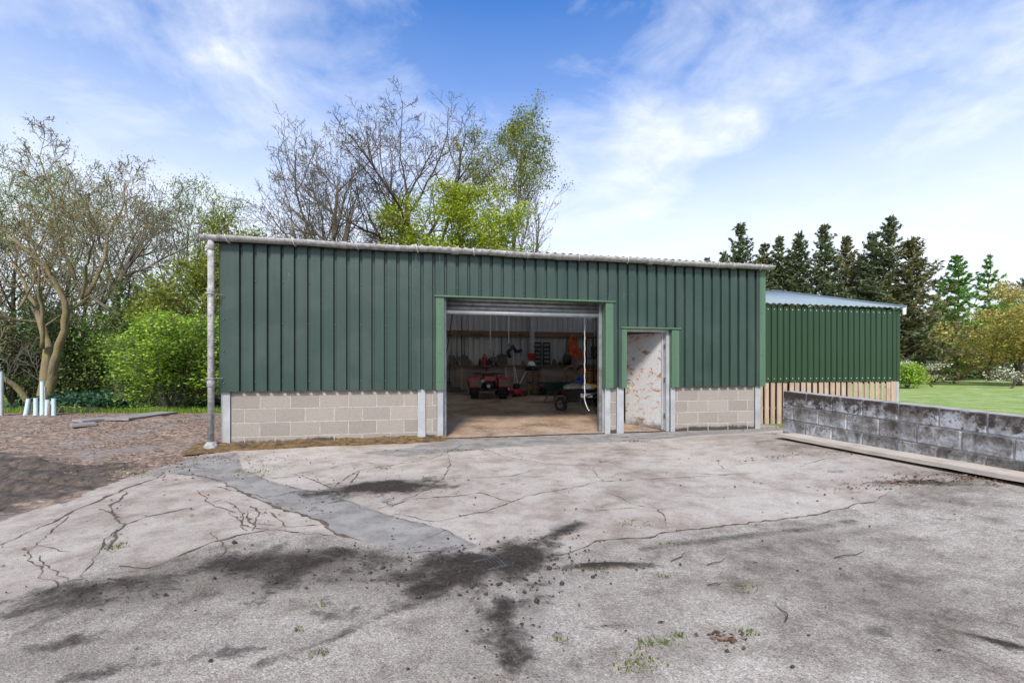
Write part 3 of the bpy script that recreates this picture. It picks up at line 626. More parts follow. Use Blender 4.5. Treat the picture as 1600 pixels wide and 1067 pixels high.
mb = MB(); mb.lathe([(.10, -.06), (.105, 0), (.085, .05), (.055, .09)], 14, Matrix.Translation((-.085, -.14, .02))); mb.build('drain_shoe', M['lichen'], dpo, True)
for z in (2.38, 1.08): mb = MB(); mb.tube([(-.14, -.19, z), (-.03, -.195, z), (.0, -.12, z), (.05, -.05, z)], .006, 5); mb.build('pipe_clip', M['galv'], dpo)
# sides, back, frame
sheet('side_cladding', .13, DEPTH, ZC, 3.2, M['clad'], shed, v=0.0, axis='v')
sheet('side_cladding', .13, DEPTH, ZC, 3.2, M['clad'], shed, v=9.93, axis='v')
boxp('side_plinth', (.03, .14, -.05), (.13, DEPTH, ZC + .3), M['block']); boxp('side_plinth', (9.8, .145, -.05), (9.895, DEPTH, ZC + .3), M['block'])
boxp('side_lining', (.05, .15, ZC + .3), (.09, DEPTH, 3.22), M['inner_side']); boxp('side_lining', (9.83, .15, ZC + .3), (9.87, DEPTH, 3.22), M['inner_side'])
for i in range(10): sheet('liner_sheet', .1 + i * .975, .1 + (i+1) * .975 - .001, 1.2, 3.95, M['inner'], shed, v=DEPTH - .02 + .03, dep=.03)
mb = MB(); mb.box((.1, DEPTH-.10, .1), (9.8, DEPTH-.008, 1.24)); mb.build('mortar_bed', M['mortar'], shed)
z = .22
for row in range(5):
    u = .12 - (.225 if row % 2 else 0)
    while u < 9.78:
        a, b = max(u, .12), min(u + .44, 9.78)
        if b - a > .03: inst('block', block_mesh('b', b-a, .215, .06, M['block'], .004), shed, (a, DEPTH - .112 + rb.uniform(-.002, .002), z))
        u += .45
    z += .225
# rail and columns on the back wall
mb = MB(); mb.bbox((.2, DEPTH-.14, 2.36), (9.7, DEPTH-.04, 2.55), .004); mb.build('timber_rail', M['timber'], shed)
mb = MB(); mb.bbox((.2, DEPTH-.20, 1.25), (9.7, DEPTH-.03, 1.30), .004); mb.build('wall_plate', M['timber'], shed)
u0 = uv_of(back_pt(829, 540))[0]
for du, mm_ in ((0, 'galv'), (-4.1, 'galv_dark'), (3.6, 'galv_dark')):
    mb = MB(); c = u0 + du
    mb.bbox((c-.075, DEPTH-.32, .3), (c+.075, DEPTH-.308, 3.6), .002); mb.bbox((c-.006, DEPTH-.308, .3), (c+.006, DEPTH-.17, 3.6), .002); mb.bbox((c-.075, DEPTH-.17, .3), (c+.075, DEPTH-.158, 3.6), .002)
    mb.build('steel_column', M[mm_], shed)
for v in (1.6, 3.2, 4.8, 6.4, 8.0): boxp('purlin', (.1, v, 3.13 + v*TR), (9.8, v + .07, 3.26 + v*TR), M['timber'])
# roller shutter, part of the shed
shut = MB(); shut.box((3.40, .14, 2.5), (6.55, .50, 2.95)); so_ = shut.build('roller_shutter', M['galv_dark'], shed)
zc = 2.50
for i in range(4):
    h = .075 if i < 3 else .085; mb = MB(); n = 6
    for u in (3.45, 6.47):
        for t in range(n+1): a = math.pi * t / n; mb.v.append((u, .17 - .030*math.sin(a), zc - h * t / n))
        for t in range(n, -1, -1): a = math.pi * t / n; mb.v.append((u, .175 - .024*math.sin(a), zc - h * t / n))
    k = 2*(n+1)
    for t in range(k): mb.f.append((t, (t+1) % k, k + (t+1) % k, k + t))
    mb.f.append(tuple(range(k-1, -1, -1))); mb.f.append(tuple(range(k, 2*k)))
    mb.build('slat' if i < 3 else 'bottom_bar', M['galv_dark'] if i < 3 else M['galv'], so_, True); zc -= h
for u in (3.465, 6.40): mb = MB(); mb.bbox((u, .12, .01), (u+.06, .20, 2.5), .003); mb.build('guide_rail', M['galv_dark'], so_)
mb = MB(); P = [floor_pt(927, 500)]                                  # hand chain hanging from the shutter barrel
cu, cz = 6.22, 2.62
for i in range(66):
    z = cz - i * .034; du = .0
    if i > 58: du = (i - 58) ** 2 * .0018
    mb.lathe([(.004, -.016), (.010, -.008), (.010, .008), (.004, .016)], 6, Tm((cu + du, .40 + .01*math.sin(i), z), i * 1.57))
mb.build('pull_chain', M['white'], so_)
# steel door standing ajar
D0 = (7.755, .13); leaf = math.atan2(.883, -.39)
dm = MB(); Mx = Tm((D0[0], D0[1], .03), leaf); dm.bbox((.0, -.022, 0), (.93, .022, 1.90), .004, Mx); door = dm.build('steel_door', M['door'], shed)
mb = MB(); mb.bbox((0, -.03, 0), (.035, .03, 1.9), .004, Mx); mb.build('door_edge', M['galv'], door)
mb = MB(); mb.tube([Mx @ Vector((.85, .022, .95)), Mx @ Vector((.85, .07, .95)), Mx @ Vector((.76, .07, .95))], .009, 6); mb.build('handle', M['steel'], door)
for z in (.3, 1.0, 1.65): mb = MB(); mb.tube([(D0[0]+.005, D0[1]-.03, z-.05), (D0[0]+.005, D0[1]-.03, z+.05)], .012, 8); mb.build('hinge', M['steel'], door)
mb = MB(); mb.bbox((7.765, .04, .0), (7.83, .135, 1.98), .003); mb.bbox((6.89, .06, 1.93), (7.77, .12, 1.98), .003); mb.build('door_frame', M['galv'], shed)
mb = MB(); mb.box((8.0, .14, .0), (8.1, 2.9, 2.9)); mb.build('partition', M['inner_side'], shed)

# ================================================================== LOW SHED
LO = S(9.97, 1.03); low = thing('lean_to_shed', 'lower forest green shed with timber boards under its cladding, beside the long shed', 'shed', LO, SA)
LW = 4.76; LB, LT = .90, 2.66
for i in range(5):
    a, b = i * 1.0, min((i+1) * 1.0, LW - .08)
    sheet('cladding_sheet', a + .0005, b - .0005, LB, LT, M['clad2'], low, pitch=.1667, dep=.028, vw=.026, sw=.012, phase=.04)
boxp('corner_flashing', (LW-.09, -.04, LB-.004), (LW, .1, LT+.01), M['clad2'], low)
sheet('side_cladding', .1, 4.0, LB, LT + .0, M['clad2'], low, v=LW, axis='v', pitch=.1667)
mb = MB(); mb.box((0, 4.02, -.3), (LW-.02, 4.1, LT+.95)); mb.build('back_wall', M['clad2'], low)
mb = MB(); mb.box((0, .3, LB), (LW-.05, .34, LT)); mb.build('inner_lining', M['black'], low)
mb = MB(); mb.box((0.02, 1.2, -.3), (LW-.05, 1.24, LB+.2)); mb.build('gap_shade_sheet', M['black'], low)  # black sheet standing in for the shade seen between the boards
rb2 = random.Random(5); u = .05; me = {}
bw = [MB().bbox((0, 0, 0), (wd, .024, 1.12), .004) for wd in (.108, .116, .102)]
bm = []
for q in bw: ob = q.build('board', M['board']); bm.append(ob.data); bpy.data.objects.remove(ob)
while u < LW - .30:
    inst('board', bm[rb2.randrange(3)], low, (u, -.005 + rb2.uniform(-.006, .006), -.18 + rb2.uniform(-.02, .01)), (0, rb2.uniform(-.006, .006), 0)); u += .166 + rb2.uniform(-.006, .006)
boxp('corner_board', (LW-.24, -.02, -.2), (LW-.10, .02, LB), M['board'], low); boxp('corner_post', (LW-.095, -.025, -.2), (LW-.01, .1, LB), M['galv'], low)
mb = MB(); mb.box((0, .06, .27), (LW-.1, .11, .32)); mb.box((0, .06, .84), (LW-.1, .11, .89)); mb.build('board_rail', M['timber'], low)
for i in range(5):
    u0 = -.02 + i*.97
    rs = roof_sheet('roof_sheet', u0, u0 + .969, -.10, 4.2, LT + .05, math.tan(R(14.4)), M['roof2'], low, .1667, .014)
mb = MB(); mb.prism([(0, 0), (.10, .03), (.10, -.13), (.02, -.15)], .03, Tm((LW-.03, -.13, LT+.02))); mb.build('gutter_end', M['white'], low)
mb = MB(); sl_ = math.tan(R(14.4)); mb.add([(LW+.09, -.1, LT+.0), (LW+.13, -.1, LT+.0), (LW+.13, 4.2, LT+4.3*sl_), (LW+.09, 4.2, LT+4.3*sl_), (LW+.09, -.1, LT+.10), (LW+.13, -.1, LT+.10), (LW+.13, 4.2, LT+.10+4.3*sl_), (LW+.09, 4.2, LT+.10+4.3*sl_)], [(0,3,2,1),(4,5,6,7),(0,1,5,4),(1,2,6,5),(2,3,7,6),(3,0,4,7)]); mb.build('verge_trim', M['roof2'], low)
mb = MB()
for i in range(27):
    for z in (LB + .08, LT - .08): mb.lathe([(.011, 0), (.011, .004), (.006, .009)], 6, Matrix.Translation((.04 + .1667*i + .083, -.029, z)) @ Matrix.Rotation(R(90), 4, 'X'))
o = mb.build('screws', M['white'], low); o['kind'] = 'stuff'

# ================================================================== BLOCK WALL AND PLANKS
WA = Vector((4.40, 7.42, .0)); wall = thing('block_wall', 'low mossy weathered concrete block wall along the right of the yard', 'wall', (WA.x, WA.y, .20), SA - R(90))
wall.rotation_euler = (0, R(1.9), SA - R(90))       # local x runs from the far end towards the camera; the wall dips that way
WL = 5.4
mb = MB(); mb.box((.012, .012, -.3), (WL, .205, .668)); mb.build('mortar_bed', M['wallmortar'], wall)
mb = MB(); z = -.225
for row in range(4):
    u = -(.225 if row % 2 == 0 else 0)
    while u < WL:
        a, b = max(u, 0), min(u + .44, WL)
        if b - a > .03: inst('block', block_mesh('w', b-a, .215, .217, M['wallblock'], .012), wall, (a, rb.uniform(-.004, .004), z + rb.uniform(-.002, .002)), (0, 0, rb.uniform(-.004, .004)))
        u += .45
    z += .225
def plank(label, a, b, z0, z1, wd, th, nm='scaffold_plank'):
    # a, b: points on the ground (outer edge); runs between them
    a = Vector((*a[:2], z0)); b = Vector((*b[:2], z1)); d = b - a; L = d.length
    mb = MB(); nseg = 24; vs = []; fs = []
    for i in range(nseg+1):
        t = i / nseg; bow = -.010 * math.sin(math.pi * t) + .003 * rb.uniform(-1, 1); wj = rb.uniform(-.004, .004)
        for x, zq in ((0 + wj, 0), (wd + wj, 0), (wd + wj, th), (0.004 + wj, th)): vs.append((x, t * L, zq + bow))
    for i in range(nseg):
        for k in range(4): j = (k+1) % 4; fs.append((i*4+k, i*4+j, i*4+4+j, i*4+4+k))
    fs += [(0, 1, 2, 3), tuple(nseg*4 + k for k in (3, 2, 1, 0))]
    mb.add(vs, [tuple(reversed(f)) for f in fs]); o = mb.build(nm, M['plank'], None)
    o.location = a; o.rotation_euler = (math.asin(d.z / L), 0, math.atan2(-d.x, d.y)); return tag(o, label, 'plank', 'planks along the block wall')
wdir = Vector((SS, -SC, 0)); wn = Vector((-SC, -SS, 0))
pA = WA + wdir * .0 + wn * .06; pB = WA + wdir * 5.3 + wn * .06
plank('short grey plank poking out under the longer plank by the wall', WA + wdir * 2.0 + wn * .02, WA + wdir * -.12 + wn * .09, .135, .075, .235, .04)
plank('long pale plank lying at the foot of the block wall', WA + wdir * 5.3 + wn * .33, WA + wdir * .28 + wn * .36, .214, .178, .34, .045)
plank('lower dark-edged plank beneath the long pale plank', WA + wdir * 5.2 + wn * .36, WA + wdir * 3.3 + wn * .36, .172, .168, .22, .04)

# ================================================================== INSIDE THE SHED
def wheel(parent, M4, r, wd, rimr, name='wheel', knobs=18):
    mb = MB(); mb.lathe([(rimr, -wd*.45), (r*.86, -wd*.5), (r*.97, -wd*.36), (r, 0), (r*.97, wd*.36), (r*.86, wd*.5), (rimr, wd*.45)], 24, M4, False)
    for i in range(knobs):
        for sdx in (-1, 1):
            a = 2*math.pi*(i + (.5 if sdx > 0 else 0))/knobs
            mb.box((r*.95, -r*.07, sdx*wd*.24 - wd*.17), (r*1.05, r*.07, sdx*wd*.24 + wd*.17), M4 @ Matrix.Rotation(a, 4, 'Z'))
    t = mb.build(name, M['rubber'], parent)
    mb = MB(); mb.lathe([(rimr*1.02, -wd*.42), (rimr*.9, -wd*.2), (rimr*.35, -wd*.1), (.02, -wd*.12), (.02, wd*.12), (rimr*.35, wd*.1), (rimr*.9, wd*.2), (rimr*1.02, wd*.42)], 18, M4); mb.build('rim', M['galv_dark'], t); return t
q = floor_pt(765, 624.5); quad = thing('quad_bike', 'red quad bike with black racks and knobbly tyres parked in the shed', 'quad bike', q, SA - R(5))
RY = Matrix.Rotation(R(90), 4, 'Y')
for x in (-.44, .44):
    for y, r in ((.30, .285), (1.50, .285)): wheel(quad, Matrix.Translation((x, y, r)) @ RY, r, .25, .14)
def pbox(name, a, b, m, par, ch=.02, smooth=False): mb = MB(); mb.bbox(a, b, ch); return mb.build(name, M[m], par, smooth)
for x in (-.44, .44):
    s = 1 if x > 0 else -1                 # arched red rear and front mudguards with grey flaps
    for y0, nm in ((.30, 'rear_mudguard'), (1.50, 'front_mudguard')):
        mb = MB(); A = np.linspace(R(12), R(168), 9); wd = .17
        for sx_ in (-wd, wd):
            for rr in (.36, .385):
                for a in A: mb.v.append((x + sx_ + (s*.02), y0 + rr*1.1*math.cos(a), .30 + rr*math.sin(a)))
        n = 9
        for i in range(n-1):
            mb.f += [(i, i+1, 2*n+i+1, 2*n+i), (n+i, 3*n+i, 3*n+i+1, n+i+1), (i, n+i, n+i+1, i+1), (2*n+i, 2*n+i+1, 3*n+i+1, 3*n+i)]
        mb.f += [(0, 2*n, 3*n, n), (n-1, 2*n-1, 4*n-1, 3*n-1)]
        mb.build(nm, M['red'], quad)
    pbox('mud_flap', (x-.17, -.10, .42), (x+.17, -.08, .60), 'grey_plastic', quad); 
    pbox('rear_light', (x*.62-.06, -.125, .70), (x*.62+.06, -.09, .75), 'red', quad, .01)
pbox('rear_panel', (-.20, -.12, .56), (.20, .10, .72), 'red', quad, .03); pbox('body', (-.17, .1, .35), (.17, 1.7, .68), 'black', quad, .05)
pbox('seat', (-.16, .30, .68), (.16, 1.02, .82), 'black', quad, .06); pbox('fuel_tank', (-.17, 1.0, .66), (.17, 1.35, .86), 'red', quad, .06)
pbox('engine', (-.2, .75, .25), (.2, 1.2, .5), 'steel', quad, .04)
for nm, y0, y1, z in (('rear_rack', -.14, .44, .80), ('front_rack', 1.32, 1.92, .80)):
    mb = MB()
    for i in range(7): x = -.42 + .14*i; mb.tube([(x, y0, z), (x, y1, z)], .011, 6)
    mb.tube([(-.43, y0, z), (.43, y0, z), (.43, y1, z), (-.43, y1, z), (-.43, y0, z)], .015, 6); mb.tube([(-.2, y0+.1, z), (-.2, y0+.12, .6)], .012, 6); mb.tube([(.2, y0+.1, z), (.2, y0+.12, .6)], .012, 6); mb.build(nm, M['black'], quad)
mb = MB(); mb.tube([(-.40, 1.12, 1.03), (-.25, 1.2, 1.06), (-.08, 1.3, .98), (.08, 1.3, .98), (.25, 1.2, 1.06), (.40, 1.12, 1.03)], .016, 8); mb.tube([(0, 1.32, .98), (0, 1.45, .6)], .03, 8); mb.build('handlebar', M['black'], quad)
mb = MB(); mb.tube([(-.42, .30, .285), (.42, .30, .285)], .035, 8); mb.tube([(-.42, 1.5, .285), (.42, 1.5, .285)], .03, 8); mb.build('axle', M['steel'], quad)
mb = MB(); mb.lathe([(.055, 0), (.06, .03), (.05, .05), (.03, .05)], 16, Tm((-.22, -.09, .58), 0, R(90))); mb.tube([(-.22, .5, .45), (-.22, .0, .57)], .05, 10); mb.build('exhaust', M['galv'], quad, True)
mb = MB(); mb.lathe([(.06, 0), (.055, .035), (.02, .05)], 16, Tm((-.03, -.03, .42), 0, R(90))); mb.build('work_lamp', M['white'], quad, True)
mb = MB(); mb.box((-.05, -.12, .24), (.05, .25, .27)); mb.lathe([(.025, 0), (.03, .03), (.015, .055)], 10, Matrix.Translation((0, -.09, .27))); mb.build('tow_hitch', M['steel'], quad)

# long-handled tools hung on the rail: (pixel x, top y, bottom y, head, label)
def tool(px, y0, y1, head, label, hm='handle', lean=0, off=.24, cat='tool', hw=.017):
    b = back_pt(px, y1, off); tpt = back_pt(px + lean, y0, off); L = (tpt - b).length
    t = thing({'spade': 'garden_spade', 'fork': 'garden_fork', 'rake': 'garden_rake', 'broom': 'broom', 'shovel': 'shovel', 'axe': 'pickaxe', 'pole': 'pole', 'square': 'flat_shovel', 'hammer': 'sledgehammer', 'edge': 'lawn_edger'}[head], label, cat, b, SA, 'tools hung along the back wall')
    t.rotation_euler = (0, math.asin(max(-1, min(1, (tpt - b).to_2d().length / L * (1 if lean > 0 else -1)))), SA)
    hl = {'spade': .38, 'fork': .34, 'rake': .1, 'broom': .14, 'shovel': .36, 'axe': .0, 'pole': 0, 'square': .34, 'hammer': .0, 'edge': .2}[head]
    mb = MB(); mb.tube([(0, 0, hl*.7), (0, 0, L*.5), (.004, 0, L)], hw, 7); mb.build('shaft', M[hm], t)
    mb = MB()
    if head == 'spade': mb.prism([(-.10, .38), (.10, .38), (.10, .14), (.06, .04), (0, 0), (-.06, .04), (-.10, .14)], .02); mb.tube([(0, .01, .3), (0, .01, .5)], .022, 6)
    elif head == 'shovel': mb.prism([(-.05, .38), (.05, .38), (.14, .28), (.14, .0), (-.14, 0), (-.14, .28)], .02); mb.tube([(0, .01, .3), (0, .01, .5)], .022, 6)
    elif head == 'square': mb.prism([(-.03, .40), (.03, .40), (.19, .36), (.19, .0), (-.19, 0), (-.19, .36)], .025)
    elif head == 'fork':
        for i in range(4): mb.tube([(-.09+.06*i, 0, .25), (-.09+.06*i, .0, 0)], .009, 5)
        mb.tube([(-.1, 0, .25), (.1, 0, .25)], .011, 5); mb.tube([(0, 0, .25), (0, 0, .45)], .02, 6)
    elif head == 'rake':
        mb.box((-.22, -.012, .05), (.22, .012, .08))
        for i in range(12): mb.tube([(-.21 + .038*i, 0, .06), (-.21+.038*i, -.05, .0)], .006, 4)
    elif head == 'broom':
        mb.box((-.2, -.03, .1), (.2, .03, .15))
        for i in range(14): mb.prism([(-.2 + .0286*i, .1), (-.175 + .0286*i, .1), (-.172 + .0286*i, 0), (-.204 + .0286*i, 0)], .05, Tm((0, -.025, 0)))
    elif head == 'axe': mb.tube([(-.26, 0, L-.10), (-.1, 0, L-.04), (.1, 0, L-.04), (.26, 0, L-.10)], [.008, .024, .024, .008], 6)
    elif head == 'hammer': mb.bbox((-.09, -.035, L-.09), (.09, .035, L-.01), .012)
    elif head == 'edge': mb.prism([(-.11, .2), (.11, .2), (.1, .08), (0, 0), (-.1, .08)], .015)
    else: mb.lathe([(.02, 0), (.022, .05), (.02, .1)], 8); mb.lathe([(.02, 0), (.022, .05), (.02, .1)], 8, Matrix.Translation((0, 0, L-.1)))
    mb.build('head' if head != 'pole' else 'ferrule', M['steel'], t); return t
tool(694, 490, 575, 'pole', 'dark pole slanting against the back wall behind the jamb', 'black', 13)
tool(706, 518, 572, 'spade', 'pointed spade hung blade down on the timber rail', 'handle'); tool(714, 521, 570, 'fork', 'short garden fork hanging beside the pointed spade')
tool(721, 494, 560, 'rake', 'tall dark rake standing up past the timber rail', 'black'); tool(726, 522, 571, 'shovel', 'round shovel hung next to the tall rake')
tool(766, 484, 549, 'pole', 'pale aluminium pole hanging above the quad bike', 'white', 0, .3, 'pole', .022); tool(795, 484, 541, 'pole', 'pale aluminium pole hanging left of the steel column', 'white', 0, .3, 'pole', .02)
tool(784, 525, 570, 'square', 'square black shovel hung with blade down over the ledge', 'black'); tool(814, 520, 557, 'hammer', 'sledgehammer hung by its head on the rail')
tool(771, 549, 566, 'edge', 'small half moon edger on the ledge behind the quad'); tool(745, 519, 530, 'axe', 'pickaxe head lying across the timber rail', 'steel', 0, .2)
tool(712, 564, 611, 'broom', 'broom leaning on the block wall under the hung tools', 'handle', 0, .3); tool(721, 574, 612, 'rake', 'short rake with yellow shaft leaning on the block wall', 'yellow', 0, .4); tool(701, 566, 612, 'shovel', 'dark shovel leaning in the shed corner by the jamb', 'black', 2, .3)
def onledge(px, py, off=.12): return back_pt(px, py, off)
def can(px, py, r, h, m, nm, label, cat, off=.12):
    t = thing(nm, label, cat, back_pt(px, py, off), SA); t.location.z = 1.302
    mb = MB(); mb.lathe([(r*.96, 0), (r, .01), (r, h*.75), (r*.8, h*.82), (r*.4, h*.86), (r*.4, h)], 14); mb.build('body', M[m], t, False)
    mb = MB(); mb.lathe([(r*.45, h), (r*.45, h*1.1)], 10); mb.build('cap', M['black'], t); return t
can(757, 567, .09, .36, 'red', 'petrol_can', 'tall red can on the ledge behind the quad bike', 'can'); can(764, 567, .11, .22, 'black', 'oil_can', 'squat black oil can beside the red can', 'can'); can(750, 567, .05, .24, 'black', 'bottle', 'slim black bottle on the ledge left of red can', 'bottle'); can(735, 567, .07, .2, 'grey_plastic', 'tin', 'grey tin on the ledge above the left tools', 'tin')
# black cover hanging left of the steel column
t = thing('work_boots', 'pair of black boots hanging on the liner left of the column', 'boots', back_pt(800, 553, .3), SA, None)
for s, a in ((-1, .9), (1, -.6)):
    mb = MB(); Mx = Tm((s*.14, 0, .1), 0, 0, a); mb.tube([Mx @ Vector((0, 0, .25)), Mx @ Vector((0, 0, .1)), Mx @ Vector((0, 0, 0)), Mx @ Vector((.1, -.02, -.07)), Mx @ Vector((.22, -.02, -.09))], [.07, .068, .075, .065, .05], 9); mb.build('boot', M['black'], t, True)
# two ramps
for i, px in enumerate((840, 854)):
    b = back_pt(px, 568, .16); t = thing('loading_ramp', ('black ladder-like loading ramp propped next to the steel column' if i == 0 else 'black ladder-like loading ramp propped away from the steel column'), 'ramp', (b.x, b.y, 1.302), SA, 'loading ramps on the back wall')
    mb = MB()
    for x in (-.12, .12): mb.bbox((x-.02, -.03, 0), (x+.02, .02, .84), .004)
    mb.build('side_rail', M['black'], t)
    for k in range(6): mb = MB(); mb.bbox((-.12, -.045, .04 + .15*k), (.12, .0, .11 + .15*k), .006); mb.build('rung', M['black'], t)
t = thing('red_bucket', 'red bucket hanging on the foot of the steel column', 'bucket', back_pt(830, 563, .48), SA); mb = MB(); mb.lathe([(.10, 0), (.135, .24), (.14, .25), (.125, .24), (.09, .01)], 14); mb.build('pail', M['red'], t); mb = MB(); mb.tube([(.13*math.cos(a), 0, .24 + .14*math.sin(a)) for a in np.linspace(0, math.pi, 9)], .006, 5); mb.build('handle', M['steel'], t)
# crates on a sack truck with helmet
q = floor_pt(834, 617); gz = q.z
for k in range(4):
    z = gz + .06 + k*.19; t = thing('wooden_crate', ['bottom', 'second lowest', 'third', 'topmost'][k] + ' brown crate in the stack beside the mower', 'crate', (q.x, q.y, z), SA + rb.uniform(-.06, .06), 'stacked crates')
    for y in (-.15, .13): 
        for zz_ in (0, .095): mb = MB(); mb.bbox((-.22, y, zz_), (.22, y + .02, zz_ + .085), .004); mb.build('slat', M['crate'], t)
    for x in (-.22, .205): mb = MB(); mb.bbox((x, -.13, 0), (x+.015, .13, .18), .003); mb.build('end_panel', M['crate'], t)
    mb = MB(); mb.box((-.2, -.13, .003), (.2, .13, .015)); mb.build('base', M['crate'], t)
t = thing('sack_truck', 'dark metal sack truck standing in front of the crates', 'sack truck', (q.x + .05, q.y - .24, gz), SA)
mb = MB(); [mb.tube([(x, 0, .05), (x, -.02, .8), (x, .03, .98)], .016, 6) for x in (-.1, .1)]; [mb.tube([(-.1, -.01, z), (.1, -.01, z)], .012, 6) for z in (.2, .5, .8)]; mb.build('frame', M['steel'], t)
mb = MB(); mb.box((-.13, -.16, .012), (.13, .02, .03)); mb.build('toe_plate', M['steel'], t)
for x in (-.16, .16): wheel(t, Matrix.Translation((x, .06, .09)) @ RY, .09, .05, .04, 'wheel', 6)
t = thing('bag', 'dark slumped bag on top of the crate stack', 'bag', (q.x + .02, q.y, gz + .825), SA); mb = MB(); mb.lathe([(.05, 0), (.20, .02), (.22, .10), (.19, .17), (.06, .21)], 14, Matrix.Diagonal((1.0, .7, 1, 1))); mb.build('sack', M['black'], t, True); mb = MB(); mb.tube([(-.1, 0, .17), (-.05, 0, .24), (.05, 0, .24), (.1, 0, .17)], .012, 6); mb.build('strap', M['cloth'], t)
t = thing('safety_helmet', 'white safety helmet resting on the dark bag', 'helmet', (q.x - .08, q.y - .02, gz + 1.0), SA); mb = MB(); mb.lathe([(.135, 0), (.14, .02), (.13, .08), (.09, .135), (.03, .155)], 16); mb.build('shell', M['white'], t, True); mb = MB(); mb.lathe([(.13, 0), (.17, -.005), (.17, .005), (.13, .012)], 16, Tm((0, -.03, .01))); mb.build('brim', M['white'], t)
# mower with tubular handles
q = floor_pt(807, 619); t = thing('lawn_mower', 'red rotary mower with bright tubular handles beside the quad bike', 'mower', q, SA + .3)
mb = MB(); mb.lathe([(.25, .08), (.27, .10), (.25, .2), (.14, .25)], 16); mb.build('deck', M['red'], t); mb = MB(); mb.lathe([(.1, .24), (.12, .3), (.11, .4), (.05, .43)], 12); mb.build('engine', M['black'], t)
mb = MB(); mb.tube([(-.22, .1, .15), (-.2, .3, .5), (-.18, .42, .95), (.18, .42, .95), (.2, .3, .5), (.22, .1, .15)], .016, 8); mb.build('handle', M['chrome'], t)
for x in (-.24, .24):
    for y in (-.2, .2): wheel(t, Matrix.Translation((x, y, .09)) @ RY, .09, .05, .05, 'wheel', 8)
q = floor_pt(803, 617); t = thing('strimmer', 'strimmer with white shaft leaning from mower to the crates', 'strimmer', q, SA); e = floor_pt(824, 612); mb = MB(); mb.tube([(0, -.15, .06), (.45, .0, .85)], .016, 8); mb.build('shaft', M['white'], t); mb = MB(); mb.lathe([(.06, 0), (.09, .03), (.05, .09)], 12, Tm((-.01, -.15, .01))); mb.build('cutter_head', M['red'], t); mb = MB(); mb.bbox((.4, -.08, .82), (.56, .08, .96), .03); mb.build('motor', M['black'], t)
q = back_pt(805, 600, .6); t = thing('tall_pole_saw', 'pale pole tool standing upright behind the mower', 'pole saw', (q.x, q.y, FSL*(DEPTH-.6)), SA); mb = MB(); mb.tube([(0, 0, .05), (-.05, .1, 1.55)], .016, 8); mb.build('shaft', M['chrome'], t); mb = MB(); mb.lathe([(.05, 0), (.07, .05), (.03, .12)], 10); mb.build('motor', M['black'], t)
# orange cords
def loops(name, label, cat, c, n, rx, rz, m, r=.012, dy=.05, seed=1, sub='coil'):
    g = random.Random(seed); t = thing(name, label, cat, c, SA)
    for k in range(n):
        a = g.uniform(.75, 1.2); mb = MB(); tw = g.uniform(-.35, .35)
        mb.tube([(rx*a*math.sin(s)*(1+.3*math.sin(2*s+k)) + tw*rz*(1-math.cos(s))*.4, g.uniform(-dy, dy), -rz*a*(1-math.cos(s))) for s in np.linspace(0, 2*math.pi, 18)], r, 5); mb.build(sub, M[m], t)
    return t
loops('orange_rope', 'tangle of orange rope hung from the timber rail', 'rope', back_pt(895, 524, .28), 8, .10, .38, 'orange', .022, .06, 2)
loops('orange_strap', 'small orange strap hanging right of the orange rope', 'strap', back_pt(906, 544, .3), 4, .06, .24, 'orange', .018, .04, 4)
loops('hose_coil', 'tan coiled hose propped above the orange barrier', 'hose', floor_pt(899, 618) + Vector((.0, 1.2, 1.02)), 6, .22, .36, 'rope', .02, .08, 6)
for k, (px, py, wd, h) in enumerate(((886, 570, .17, .42), (872, 614, .3, .42))):
    q = back_pt(px, py, .33) if k == 0 else floor_pt(px, py + 3); t = thing('feed_sack', ['black sack hanging by a strap under the orange rope', 'black sack standing on the floor against the back blocks'][k], 'sack', q, SA)
    mb = MB(); g = random.Random(k); mb.lathe([(.03, 0), (wd*.9, .02), (wd*1.08, h*.35), (wd, h*.7), (wd*.7, h*.92), (.03, h)], 14, Matrix.Diagonal((1, .6, 1, 1))); mb.v = [(x*g.uniform(.9, 1.1), y*g.uniform(.9, 1.1), z) for x, y, z in mb.v]; mb.build('bag_body', M['black'], t, True); mb = MB(); mb.tube([(-.05, 0, h*.95), (0, 0, h*1.15 if k else 1.05), (.05, 0, h*.95)], .014, 6); mb.build('tied_neck', M['black'], t)
# dark frame trolley in the right corner, barrier, tarp
q = floor_pt(930, 625); t = thing('roll_cage', 'tall black wire frame trolley in the right corner of the shed', 'trolley', q + Vector((.25, .55, 0)), SA)
mb = MB(); [mb.tube([(-.35, y, .1), (-.35, y, 1.9), (-.28, y, 2.0), (.3, y, 2.0), (.35, y, 1.9), (.35, y, .1)], .02, 7) for y in (-.3, .3)]; mb.build('frame', M['black'], t)
for z in (.2, .9, 1.3): mb = MB(); mb.bbox((-.34, -.3, z), (.34, .3, z+.03), .005); mb.build('shelf', M['black'], t)
mb = MB(); [mb.tube([(-.35 + .1*k, .3, .2), (-.35 + .1*k, .3, 1.95)], .007, 4) for k in range(8)]; mb.build('mesh_back', M['black'], t)
t = thing('storage_box', 'dark box on the shelf of the wire trolley', 'box', q + Vector((.25, .5, 1.335)), SA); pbox('carton', (-.25, -.2, 0), (.25, .2, .32), 'steel', t); pbox('lid', (-.26, -.21, .32), (.26, .21, .36), 'black', t)
q = floor_pt(926, 622); t = thing('orange_barrier', 'orange plastic barrier with yellow bars behind the blue tarpaulin', 'barrier', q + Vector((-.02, .05, 0)), SA)
for z in (.15, .5, .88): pbox('rail', (-.36, -.02, z), (.42, .02, z + .07), 'orange', t, .008)
for i in range(7): pbox('bar', (-.34 + .12*i, -.03, .15), (-.30 + .12*i, .03, .95), 'yellow' if i in (1, 2, 3) else 'orange', t, .006)
